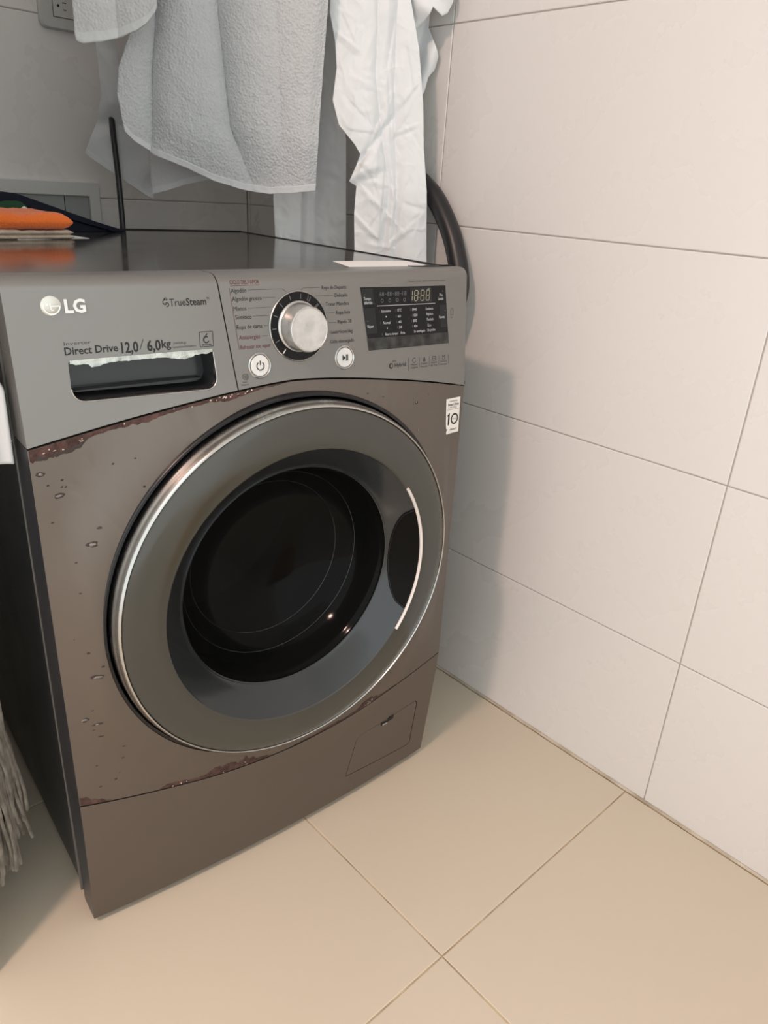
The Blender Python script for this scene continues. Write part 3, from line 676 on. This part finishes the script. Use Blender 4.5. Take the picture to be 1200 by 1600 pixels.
# ------------------------------------------------------------------ cloths on clotheslines across the corner
ZR = 1.56
def W3(u_, z, c): return Vector((.8*u_+.6*c, -.6*u_+.8*c, z))
NRM = Vector((-.6, -.8, 0))
def cloth_mesh(c, L, Rr, B, fold, ns, nt, ztop=ZR, t0=0., t1=1., extra=0., drape=True):
    bm = bmesh.new(); rows_ = []
    L = sorted(L); Rr = sorted(Rr)
    if drape:                          # back flap over the cord
        for z in (ztop-.16, ztop-.08, ztop-.03, ztop-.008):
            rows_.append([W3(interp(L, ztop)+(interp(Rr, ztop)-interp(L, ztop))*k/ns, z, c+.008+.004*math.sin(k*.3)) for k in range(ns+1)])
        rows_.append([W3(interp(L, ztop)+(interp(Rr, ztop)-interp(L, ztop))*k/ns, ztop+.005, c) for k in range(ns+1)])
    for j in range(nt+1):
        t = t0+(t1-t0)*j/nt; row = []
        for k in range(ns+1):
            s = k/ns; z = ztop+(interp(B, s)-ztop)*t; u_ = interp(L, z)+(interp(Rr, z)-interp(L, z))*s
            g = smoothstep(ztop, ztop-.2, z)
            row.append(W3(u_, z, c)+NRM*(fold(u_, z, s)*g+.006+extra))
        rows_.append(row)
    V = [[bm.verts.new(p) for p in r_] for r_ in rows_]
    for a, b_ in zip(V, V[1:]):
        for k in range(ns): bm.faces.new((a[k], a[k+1], b_[k+1], b_[k]))
    return bm
def cloth(name, label, cat, c, L, Rr, B, fold, m, th, ns, nt, parent=None, drape=True, t0=0., hem=None, group=None, ztop=ZR):
    o = obj(name, cloth_mesh(c, L, Rr, B, fold, ns, nt, ztop=ztop, drape=drape, t0=t0), m, parent, 180)
    md = o.modifiers.new('thickness', 'SOLIDIFY'); md.thickness = th; md.offset = 0
    if label: tag(o, label, cat, group)
    if hem:
        hh, hm, ht = hem
        zm = sum(b_[1] for b_ in B)/len(B); tt = 1-hh/(ztop-zm)
        h = obj('hem', cloth_mesh(c, L, Rr, B, fold, ns, 8, ztop=ztop, t0=tt, drape=False, extra=.0007), hm, o, 180)
        md = h.modifiers.new('thickness', 'SOLIDIFY'); md.thickness = ht; md.offset = 0
    return o
def pillow(valleys, amp, wd):
    def fn(u_, z, s=0):
        d = min(abs(u_-interp(sorted(v), z)) for v in valleys); return amp*(1-math.exp(-d/wd))
    return fn
def nz(u_, z, s, seed): return noise.noise(Vector((u_*s, z*s, seed)))
def crease(u_, z, sc, seed, st=1.):
    w_ = Vector((u_*sc, z*sc*st, seed)); w_ += Vector((noise.noise(w_*.7+Vector((9, 0, 0))), noise.noise(w_*.7+Vector((0, 9, 0))), 0))*.6
    return 1-abs(noise.noise(w_))*2.6

# A: thick terry towel
A_L = [(1.60, .06), (1.209, .051), (1.141, .007), (1.097, -.011), (1.063, -.016), (1.014, -.010), (.98, -.006), (.93, .0)]
A_R = [(1.60, .31), (1.212, .300), (1.128, .295), (1.038, .290), (.943, .286)]
A_B = [(0, 1.014), (.04, 1.0), (.13, .983), (.30, .967), (.43, .951), (.60, .939), (.74, .936), (.88, .940), (1, .946)]
pA = pillow([[(1.6, .04), (1.168, .044), (1.092, .034), (1.021, .030), (.95, .02)], [(1.6, .14), (1.199, .135), (1.117, .142), (1.029, .151), (.947, .184)], [(1.6, .225), (1.2, .222), (.95, .235)]], 1, .016)
pA3 = pillow([[(1.6, .04), (1.168, .044), (1.092, .034), (1.021, .030), (.95, .02)], [(1.6, .14), (1.199, .135), (1.117, .142), (1.029, .151), (.947, .184)]], 1, .020)
def fA(u_, z, s):
    lowz = smoothstep(.94, 1.03, z)
    return .018*pA3(u_, z)*(.25+.75*lowz)+.006*pA(u_, z)*lowz+.006*nz(u_, z, 7, 2)+.0016*nz(u_, z, 26, 3)+.0009*nz(u_, z, 110, 4)-.012*smoothstep(.93, 1.0, s)
cloth('towel', 'large white terry towel hanging in deep folds over the middle of the machine', 'towel', .62, A_L, A_R, A_B, fA, 'terry', .005, 150, 300, hem=(.010, 'weave', .0062))
# D: small towel, upper left
def fD(u_, z, s): return .010*(1-math.exp(-abs(u_-.0)/.02))+.004*nz(u_, z, 14, 6)+.0012*nz(u_, z, 60, 7)+.0006*nz(u_, z, 200, 7)
cloth('towel', 'small white towel at the top left whose hem overlaps the power outlet', 'towel', .56, [(1.12, -.055), (1.131, -.057), (1.18, -.056), (1.6, -.05)], [(1.12, .045), (1.152, .051), (1.17, .057), (1.2, .061), (1.6, .08)],
      [(0, 1.121), (.08, 1.119), (.35, 1.124), (.6, 1.132), (.8, 1.141), (.92, 1.150), (1, 1.165)], fD, 'terry_grey', .004, 70, 180, hem=(.012, 'weave', .005))
# E: thin cloth behind, narrow twist then a pointed corner
E_L = [(.97, -.126), (.984, -.123), (1.024, -.103), (1.075, -.082), (1.114, -.083), (1.157, -.085), (1.6, -.09)]
E_R = [(.91, -.010), (.989, .0), (1.03, -.012), (1.06, -.030), (1.10, -.045), (1.159, -.050), (1.6, -.045)]
E_B = [(0, .982), (.08, .975), (.5, .945), (.9, .917), (1, .913)]
def fE(u_, z, s): return .012*math.sin((u_-.02*(z-1))*70)*smoothstep(1.0, 1.1, z)+.003*crease(u_, z, 22, 3)+.003*nz(u_, z, 20, 8)+.02*smoothstep(1.03, 1.07, z)
sh = lambda P, k: [(.269+(a-.269)*k, .956+(b_-.956)*k) for a, b_ in P]
E_L = [(.956+(a-.956)*1.02, .269+(b_-.269)*1.02) for a, b_ in E_L]; E_R = [(.956+(a-.956)*1.02, .269+(b_-.269)*1.02) for a, b_ in E_R]; E_B = [(a, .956+(b_-.956)*1.02) for a, b_ in E_B]
cloth('kitchen_cloth', 'thin white cloth ending in two pointed corners behind the black cable', 'cloth', .83, E_L, E_R, E_B, fE, 'weave', .0012, 60, 200, hem=(.008, 'weave', .0020))
# F: towel edge showing below A
cloth('towel', 'white towel mostly hidden behind the terry towel, its frayed corner peeping out below left', 'towel', .73, [(.92, .003), (1.0, .001), (1.6, .0)], [(.92, .19), (1.6, .19)],
      [(0, .922), (.15, .930), (.3, .941), (.5, .950), (.7, .962), (.85, .972), (1, .985)], lambda u_, z, s: .006*math.sin(u_*60)+.002*nz(u_, z, 25, 9)+.0006*nz(u_, z, 160, 9), 'terry_grey', .003, 60, 160, hem=(.010, 'weave', .004))
# C: flat sheet behind, dropping into the gap
C_L = [(.80, .240), (.841, .228), (.866, .216), (.927, .213), (.99, .216), (1.24, .26), (1.6, .26)]
C_R = [(.80, .348), (.855, .346), (1.031, .339), (1.048, .335), (1.235, .321), (1.6, .32)]
pC = pillow([[(.8, .289), (.942, .287), (1.24, .290), (1.6, .29)], [(.8, .262), (1.6, .262)]], 1, .012)
C_L = [(.956+(a-.956)*1.0414, (.269+(b_-.269)*1.0414)) for a, b_ in C_L]; C_R = [(.956+(a-.956)*1.0414, .269+(b_-.269)*1.0414) for a, b_ in C_R]
def fC(u_, z, s): return .016*pC(u_, z)+.0018*crease(u_, z, 45, 15)+.0035*crease(u_, z, 18, 11, .5)+.004*nz(u_, z, 11, 12)
cloth('pillowcase', 'smooth white pillowcase hanging between the big terry towel and the crumpled sheet', 'pillowcase', .802, C_L, C_R, [(0, .80), (1, .79)], fC, 'pillow', .0012, 70, 240, hem=(.02, 'weave', .002))
# B: crumpled sheet in front of it
B_L = [(.80, .357), (.843, .357), (.913, .353), (.957, .355), (.963, .342), (.984, .352), (1.004, .359), (1.018, .349), (1.045, .322), (1.079, .311), (1.125, .316), (1.162, .312), (1.196, .303), (1.236, .303), (1.6, .31)]
B_R = [(.80, .488), (.849, .484), (.954, .475), (1.02, .465), (1.083, .459), (1.161, .446), (1.229, .427), (1.6, .42)]
pB = pillow([[(.8, .405), (.96, .412), (1.03, .395), (1.12, .380), (1.6, .37)], [(.8, .43), (.95, .425), (1.1, .412), (1.6, .40)]], 1, .010)
CL = [(570,155,600,230),(600,150,560,265),(640,150,615,200),(600,60,620,250),(565,270,645,350),(610,255,630,300),(560,320,605,365),(605,230,600,400),(655,180,615,200),(650,110,625,150),(535,90,555,60),(525,50,560,75),(540,140,580,180),(610,380,660,330),(620,190,660,170),(575,0,590,60),(610,20,600,110),(630,60,645,130),(555,335,560,390),(640,290,630,390),(585,290,575,330),(545,110,600,130)]
CL = [(.303+(a-515)*.00108, 1.222-.00096*b_, .303+(c-515)*.00108, 1.222-.00096*d, random.uniform(.0018, .0034)*random.choice((1, 1, -1))) for a, b_, c, d in CL]
for k in range(46):
    a, b_ = random.uniform(.31, .47), random.uniform(.85, 1.23); th = random.choice((random.uniform(.9, 1.5), random.uniform(1.7, 2.4), random.uniform(-.3, .5))); ln = random.uniform(.02, .06)
    CL.append((a, b_, a+ln*math.cos(th), b_+ln*math.sin(th), random.uniform(.0008, .0018)*random.choice((1, -1))))
def cl(u_, z):
    v = 0
    for a, b_, c, d, h in CL:
        ex, ez = c-a, d-b_; q = ex*ex+ez*ez; t = max(0, min(1, ((u_-a)*ex+(z-b_)*ez)/q)); ds_ = math.hypot(u_-a-ex*t, z-b_-ez*t)
        side = 1 if (u_-a)*ez-(z-b_)*ex > 0 else .45
        v += h*max(0, 1-ds_/(.0085*side))*(1-abs(2*t-1)**3*.7)
    return v
def fB(u_, z, s):
    d = (u_-.36)-(1.03-z)*-.9        # long diagonal fold from left of the knot to the centre
    dg = math.exp(-(((u_-.345)-(z-.975)*.75)/.006)**2)*smoothstep(.95, .99, z)*smoothstep(1.10, 1.03, z)
    lay = .014*smoothstep(.960, .980, z+.35*(.36-u_))*(1-smoothstep(.365, .425, u_))
    return .015*pB(u_, z)+.0022*crease(u_, z, 10, 21, .6)**3+.0012*crease(u_, z, 26, 22)**3+.0005*crease(u_, z, 60, 26)+cl(u_, z)+.006*nz(u_, z, 9, 23)-.008*dg+lay+.010*math.sin(s*PI)*.6
B_L = [(.956+(a-.956)*1.0073, .269+(b_-.269)*1.0073) for a, b_ in B_L]; B_R = [(.956+(a-.956)*1.0073, .269+(b_-.269)*1.0073) for a, b_ in B_R]
cloth('bed_sheet', 'crumpled bright white bed sheet hanging in the gap between washing machine and tiled wall', 'sheet', .665, B_L, B_R, [(0, .822), (1, .815)], fB, 'sheet', .0012, 110, 380, hem=(.018, 'weave', .002))
# G: bunched sheet end high beside the wall
G_L = [(1.09, .447), (1.10, .445), (1.24, .425), (1.6, .42)]
G_R = [(1.094, .459), (1.11, .468), (1.131, .473), (1.144, .484), (1.162, .488), (1.184, .477), (1.205, .470), (1.24, .472), (1.6, .46)]
gsh = cloth('bed_sheet', 'bunched white sheet end bulging at the top right, close to the tiled wall', 'sheet', .700, G_L, G_R, [(0, 1.085), (.6, 1.088), (1, 1.098)],
      lambda u_, z, s: -.012+.012*math.sin((u_-z*.3)*110)+.006*nz(u_, z, 20, 31), 'sheet', .0012, 40, 160)
def fG2(u_, z, s): return .016*math.sqrt(max(0, math.sin(max(.02, min(.98, s))*PI)))*smoothstep(1.19, 1.225, z)+.004*math.sin((u_*.8+z)*120)+.003*nz(u_, z, 30, 33)
cloth('swag', None, None, .676, [(1.19, .440), (1.25, .424), (1.6, .42)], [(1.20, .490), (1.213, .497), (1.24, .500), (1.30, .500), (1.6, .47)], [(0, 1.193), (.15, 1.196), (.32, 1.203), (.45, 1.213), (.52, 1.2225), (.60, 1.219), (.78, 1.213), (.92, 1.218), (1, 1.232)], fG2, 'sheet', .0012, 50, 120, parent=gsh)
for c, lab in ((.56, 'foremost'), (.62, 'second'), (.672, 'third'), (.73, 'fourth'), (.80, 'fifth'), (.83, 'rearmost')):
    x0 = XP+.001; y0 = (c-.6*x0)/.8
    y0 = YC-.001; x0 = (c-.8*y0)/.6
    x1 = XW-.001; y1 = (c-.6*x1)/.8
    t = tag(obj('clothesline', tube(bmesh.new(), [(x0, y0, ZR-.001), ((x0+x1)/2, (y0+y1)/2, ZR-.003), (x1, y1, ZR-.001)], .0015, 8), 'cord', None, 60), lab+' of the thin cords strung across the corner above the hanging cloths', 'clothesline', 'clotheslines across the corner')

# ------------------------------------------------------------------ drain hose looping beside the machine
bm = bmesh.new(); hp_ = []
ctl = [(.700, .50, .30), (.740, .42, .50), (.785, .36, .70), (.798, .355, .85), (.800, .352, .94), (.798, .315, .982), (.794, .250, .958), (.790, .205, .920), (.786, .168, .868), (.778, .142, .80), (.758, .155, .73), (.728, .185, .64), (.700, .23, .50), (.69, .30, .30), (.69, .36, .12), (.69, .46, .035), (.69, .60, .024), (.68, .74, .10), (.66, .845, .25)]
def cr(P, n=8):
    P = [Vector(p) for p in P]; out = []
    for i in range(len(P)-1):
        a, b_, c, d = P[max(i-1, 0)], P[i], P[i+1], P[min(i+2, len(P)-1)]
        for k in range(n):
            t = k/n; out.append(.5*((2*b_)+(c-a)*t+(2*a-5*b_+4*c-d)*t*t+(3*b_-a-3*c+d)*t**3))
    return out+[P[-1]]
tag(obj('drain_hose', tube(bm, cr(ctl), .0170, 20), 'hose', None, 60), 'thick black rubber drain hose arching up at the right rear of the washing machine', 'hose')

# black cable rising behind the machine
bm = bmesh.new(); tube(bm, cr([(.66, .845, .30), (.52, .80, .42), (.425, .690, .62), (.4215, .677, .80), (.4215, .676, .864), (.4235, .683, .95), (.4262, .697, 1.035), (.448, .735, 1.058), (.52, .80, 1.10), (.60, .84, 1.16), (.66, .862, 1.22)]), .0052, 12)
tag(obj('power_cable', bm, 'cable', None, 60), 'thin black cable rising straight behind the machine top in front of a white cloth', 'cable')

# wall outlet
ol = thing('wall_outlet', 'off-white rectangular power outlet plate on the back wall at the top left', 'outlet', (.440, YC, 1.226))
bm = bmesh.new(); pp = rnd([(-.060, -.0378, .012), (.060, -.0378, .012), (.060, .0378, .012), (-.060, .0378, .012)])
v0 = [bm.verts.new((x, 0, z)) for x, z in pp]; v1 = [bm.verts.new((x, -.006, z)) for x, z in pp]; v2 = [bm.verts.new((x*.95, -.009, z*.93)) for x, z in pp]
for A, B in ((v0, v1), (v1, v2)):
    for k in range(len(pp)): bm.faces.new((A[k], A[(k+1) % len(pp)], B[(k+1) % len(pp)], B[k]))
bm.faces.new(v2); bm.faces.new(v0); obj('cover_plate', bm, 'outlet', ol, 35)
bm = bmesh.new(); box(bm, -.0355, .0355, -.0098, -.008, -.0185, .0185); obj('insert_gap', bm, 'slot', ol)
bm = bmesh.new(); box(bm, -.0347, .0347, -.0106, -.008, -.0177, .0177); ins = bevel(obj('receptacle', bm, 'outlet', ol), .0006, 2)
for s in (-1, 1):
    bm = bmesh.new(); cx_ = s*.018
    box(bm, cx_+.0005, cx_+.0075, -.0109, -.010, .0048, .0062); box(bm, cx_+.0010, cx_+.0068, -.0109, -.010, -.0062, -.0048)
    lathe(bm, cx_-.0075, 0, [(0, -.0109), (.0024, -.0109), (.0024, -.010)], 14); obj('socket_slots', bm, 'slot', ins)

# recessed supply box frame low on the back wall
ab = thing('access_panel', 'white plastic frame of a recessed supply box on the back wall behind the folded cloths', 'access panel', (.32, YC, .865))
bm = bmesh.new(); o_ = [(-.14, -.075), (.1415, -.075), (.1415, .0665), (-.14, .0665)]; i_ = [(-.115, -.052), (.120, -.052), (.120, .0405), (-.115, .0405)]
for (y0, y1, q) in ((-.011, 0, None),):
    fill(bm, [o_, i_], -.011); e = bmesh.ops.extrude_face_region(bm, geom=bm.faces[:], use_keep_orig=True); bmesh.ops.translate(bm, verts=[v for v in e['geom'] if isinstance(v, bmesh.types.BMVert)], vec=(0, .0109, 0))
bevel(obj('frame', bm, 'frame_w', ab, 40), .002, 2)
bm = bmesh.new(); box(bm, -.114, .119, -.0035, -.0006, -.051, .0395); obj('inner_door', bm, bump(mat('supply_box_inner', (.33, .35, .34), .5), 20, .1, .001), ab)
bm = bmesh.new(); box(bm, .070, .0712, -.0042, -.0034, -.051, .0395); obj('inner_joint', bm, 'slot', ab)

# ------------------------------------------------------------------ things on the deck (placed in the machine's own frame, then turned with it)
ROT = Matrix.Rotation(-0.0737, 4, 'Z'); DT = .8587
def folded(name, label, cat, m, corner, ang, L_, Wd, h, layers, seed, z0, sag=.0):
    """stack of folded layers; corner = near right corner, grows to -x and +y"""
    o = thing(name, label, cat, ROT @ Vector((*corner, z0)), -0.0737+ang)
    for k in range(layers):
        bm = bmesh.new(); n1, n2 = 40, 26; hh = h/layers; zb_ = k*hh; V = []
        for top_ in (0, 1):
            G_ = []
            for i in range(n1+1):
                row = []
                for j in range(n2+1):
                    a, b_ = i/n1, j/n2; X, Y = -L_*a, Wd*b_
                    ed = min(a*L_, (1-a)*L_, b_*Wd, (1-b_)*Wd); e = math.sqrt(max(0, min(1, ed/(hh*.55)))); mid = zb_+hh/2
                    zz = mid+(1 if top_ else -1)*hh/2*(.12+.88*e)*.98
                    w_ = .0022*noise.noise(Vector((X*22, Y*22, seed+k)))+.0010*noise.noise(Vector((X*90, Y*90, seed+k)))
                    if top_ and k == layers-1: zz += w_*2*e+sag*math.sin(a*PI*1.3)*e
                    jit = .0016*noise.noise(Vector((X*30, Y*30, seed*2+k)))
                    row.append(bm.verts.new((X+jit-(.0012*k), Y+jit, max(zz, .0002))))
                G_.append(row)
            for i in range(n1):
                for j in range(n2): bm.faces.new((G_[i][j], G_[i+1][j], G_[i+1][j+1], G_[i][j+1]))
            V.append(G_)
        a, b_ = V
        for i in range(n1): bm.faces.new((a[i][0], a[i+1][0], b_[i+1][0], b_[i][0])); bm.faces.new((a[i][n2], a[i+1][n2], b_[i+1][n2], b_[i][n2]))
        for j in range(n2): bm.faces.new((a[0][j], a[0][j+1], b_[0][j+1], b_[0][j])); bm.faces.new((a[n1][j], a[n1][j+1], b_[n1][j+1], b_[n1][j]))
        obj('fold', bm, m, o, 60)
    return o
folded('cleaning_cloth', 'folded beige cleaning cloth lying under the orange cloth on the machine top', 'cloth', 'beige', (.2045, .452), .20, .195, .100, .0125, 2, 3, DT)
folded('cleaning_cloth', 'folded bright orange microfibre cloth on top of the beige cloth', 'cloth', 'orange', (.2040, .452), .19, .20, .097, .0215, 1, 5, DT+.0127, .003)
bm = bmesh.new(); pts = [(.232, .470), (.120, .432), (.140, .56), (.215, .55)]
a = [bm.verts.new(ROT @ Vector((x, y, DT+.0001))) for x, y in pts]; b_ = [bm.verts.new(ROT @ Vector((x, y, DT+.0004))) for x, y in pts]
bm.faces.new(a); bm.faces.new(b_)
for k in range(4): bm.faces.new((a[k], a[(k+1) % 4], b_[(k+1) % 4], b_[k]))
tag(obj('paper_slip', bm, 'paper', None), 'slip of white paper sticking out from under the folded beige cloth', 'paper')
bm = bmesh.new(); pts = [(.4435, .140), (.4180, .068), (.575, .064), (.585, .140)]
pts = [(.452, .133), (.4320, .066), (.5720, .064), (.5800, .128)]
a = [bm.verts.new(ROT @ Vector((x, y, DT+.0001))) for x, y in pts]; b_ = [bm.verts.new(ROT @ Vector((x, y, DT+.0006))) for x, y in pts]
bm.faces.new(a); bm.faces.new(b_)
for k in range(4): bm.faces.new((a[k], a[(k+1) % 4], b_[(k+1) % 4], b_[k]))
tag(obj('paper_sheet', bm, 'paper', None), 'flat white sheet of paper on the right front corner of the machine top', 'paper')
# navy folder leaning up to the left behind the cloths
nf = thing('navy_folder', 'dark navy folder propped up at an angle behind the orange cloth', 'folder', ROT @ Vector((.3300, .655, DT)), -0.0737+.12)
def prism(bm, prof, y0, y1):
    a = [bm.verts.new((x, y0, z)) for x, z in prof]; b_ = [bm.verts.new((x, y1, z)) for x, z in prof]
    bm.faces.new(a); bm.faces.new(b_[::-1])
    for k in range(len(prof)): bm.faces.new((a[k], a[(k+1) % len(prof)], b_[(k+1) % len(prof)], b_[k]))
    return bm
bm = prism(bmesh.new(), [(0, .0005), (-.02, .0005), (-.19, .0435), (-.215, .0440), (-.215, .0545), (-.195, .0580), (-.175, .0560), (-.05, .0165), (0, .0030)], -.055, -.005)
bevel(obj('cover', bm, 'navy', nf, 40), .0015, 2)
bm = prism(bmesh.new(), [(-.012, .0004), (-.205, .0004), (-.205, .0505), (-.190, .0505), (-.05, .0130)], -.048, -.010); obj('inner_block', bm, 'navy', nf)
gc = folded('green_cloth', 'dark green cloth tucked between the orange cloth and the navy folder', 'cloth', 'green', (.174, .556), .09, .10, .022, .053, 1, 9, DT, .003)
bm = bmesh.new()
pts = [(.1600, .5845, .8720), (.1880, .5850, .8720), (.1880, .5850, .8930), (.1750, .5850, .9010), (.1600, .5845, .8930)]
pts = [(.150, .5475, .8590), (.176, .5500, .8590), (.176, .5500, .8900), (.163, .5487, .8985), (.150, .5475, .8900)]
a = [bm.verts.new(ROT @ Vector(p)) for p in pts]; b_ = [bm.verts.new(ROT @ (Vector(p)+Vector((0, .0006, 0)))) for p in pts]
bm.faces.new(a); bm.faces.new(b_)
for k in range(5): bm.faces.new((a[k], a[(k+1) % 5], b_[(k+1) % 5], b_[k]))
tag(obj('paper_tag', bm, 'paper', None), 'small pointed white tag standing up behind the orange cloth', 'tag')

# ------------------------------------------------------------------ left of the machine: mop and a hemmed white cloth
mp = thing('string_mop', 'string mop with a bundle of grey-beige yarn hanging beside the left side of the machine', 'mop', (-.068, .16, 0))
bm = bmesh.new(); rm = random.Random(11)
for k in range(230):
    a = rm.uniform(0, 2*PI); q = math.sqrt(rm.random()); tx, ty = .016*q*math.cos(a), .030*q*math.sin(a)
    bx, by = tx*2.6+rm.uniform(-.004, .004), ty*2.2+rm.uniform(-.008, .008); zb_ = rm.uniform(.055, .13)+(.03 if bx > .02 else 0); ph = rm.uniform(0, 6)
    pts = []
    for j in range(12):
        t = j/11; e = t**.8; wv = .0028*math.sin(ph+t*14)
        pts.append((tx+(bx-tx)*e+wv, ty+(by-ty)*e+.0028*math.cos(ph*2+t*12), .50+(zb_-.50)*t))
    tube(bm, pts, .0022, 5)
tag(obj('yarn', bm, 'mop', mp, 60), None, None, None, 'stuff')
bm = bmesh.new(); tube(bm, [(0, 0, .49), (0, 0, .56)], .020, 20); bevel(obj('clamp', bm, mat('mop_clamp', (.03, .04, .09), .4), mp, 40), .003, 2)
bm = bmesh.new(); tube(bm, [(0, 0, .55), (-.030, .02, 1.15)], .011, 16); obj('handle', bm, 'steel', mp, 60)
hk = thing('wall_hook', 'small steel hook on the added shading partition left of the machine, outside the frame', 'hook', (XP, .035, .905))
bm = bmesh.new(); tube(bm, cr([(0, 0, 0), (.03, 0, -.012), (.045, 0, .0), (.045, 0, .018)], 5), .003, 10); obj('prong', bm, 'steel', hk, 60)
bm = bmesh.new(); lathe(bm, 0, 0, [(0, 0), (.012, 0)], 12); bmesh.ops.rotate(bm, verts=bm.verts, cent=(0, 0, 0), matrix=Matrix.Rotation(PI/2, 3, 'Z')); bmesh.ops.translate(bm, verts=bm.verts, vec=(.001, 0, 0)); obj('hook_plate', bm, 'steel', hk)
def hang(name, label, xl, xr, y, zt, zb_, fold):
    bm = bmesh.new(); V = []
    for j in range(61):
        t = j/60; row = []
        for k in range(41):
            s = k/40; x0, x1 = xl(t), xr(t); x = x0+(x1-x0)*s; row.append(bm.verts.new((x, y+fold(s, t), zt+(zb_(s)-zt)*t)))
        V.append(row)
    for a, b_ in zip(V, V[1:]):
        for k in range(40): bm.faces.new((a[k], a[k+1], b_[k+1], b_[k]))
    return bm
wt = obj('hand_towel', hang('x', '', lambda t: -.092-.03*t, lambda t: -.083+.079*min(1, t*1.6)**.7, .028, .885, lambda s: .6765+.006*(1-s), lambda s, t: .010*math.sin(s*9)*t-.0*s), 'weave', None, 180)
md = wt.modifiers.new('thickness', 'SOLIDIFY'); md.thickness = .004
tag(wt, 'white cotton hand towel with stitched hem at the left side of the machine', 'towel')
bm = bmesh.new(); V = []
for zz in (.7015, .700): V.append([bm.verts.new((-.121+.1165*k/40, .0252+.010*math.sin(k/40*9)*.9, zz+.005*(1-k/40))) for k in range(41)])
for k in range(40): bm.faces.new((V[0][k], V[0][k+1], V[1][k+1], V[1][k]))
obj('hem_stitch', bm, 'wall_grout', wt)

# yellow bucket in front of the machine, out of frame: mirrored in the door glass
yb = thing('mop_bucket', 'yellow plastic bucket with a black rim on the floor, seen mirrored in the door glass', 'bucket', (.52, -1.02, .0))
bm = bmesh.new(); lathe(bm, 0, 0, [(0, .001), (.095, .001), (.100, .008), (.125, .235), (.128, .235), (.128, .24), (.121, .24), (.097, .012), (0, .010)], 48)
bmesh.ops.rotate(bm, verts=bm.verts, cent=(0, 0, 0), matrix=Matrix.Rotation(PI/2, 3, 'X')); obj('bucket_body', bm, mat('yellow_plastic', (.75, .36, .02), .4), yb, 40)
bm = bmesh.new(); lathe(bm, 0, 0, [(.122, .236), (.131, .236), (.131, .250), (.122, .250)], 48, close=True)
bmesh.ops.rotate(bm, verts=bm.verts, cent=(0, 0, 0), matrix=Matrix.Rotation(PI/2, 3, 'X')); obj('rim', bm, 'black', yb, 40)

# ceiling lamp that lights the room (above the frame)
cl = thing('ceiling_lamp', 'round white ceiling lamp above the left of the room, outside the frame', 'lamp', (-1.12, -.49, ZC))
bm = bmesh.new(); bmesh.ops.create_cone(bm, cap_ends=True, segments=40, radius1=.15, radius2=.16, depth=.03, matrix=Matrix.Translation((0, 0, -.0155))); obj('housing', bm, 'lamp_body', cl, 40)
bm = bmesh.new(); bmesh.ops.create_cone(bm, cap_ends=True, segments=40, radius1=.12, radius2=.135, depth=.02, matrix=Matrix.Translation((0, 0, -.0405))); obj('diffuser', bm, 'lamp_glow', cl, 40)
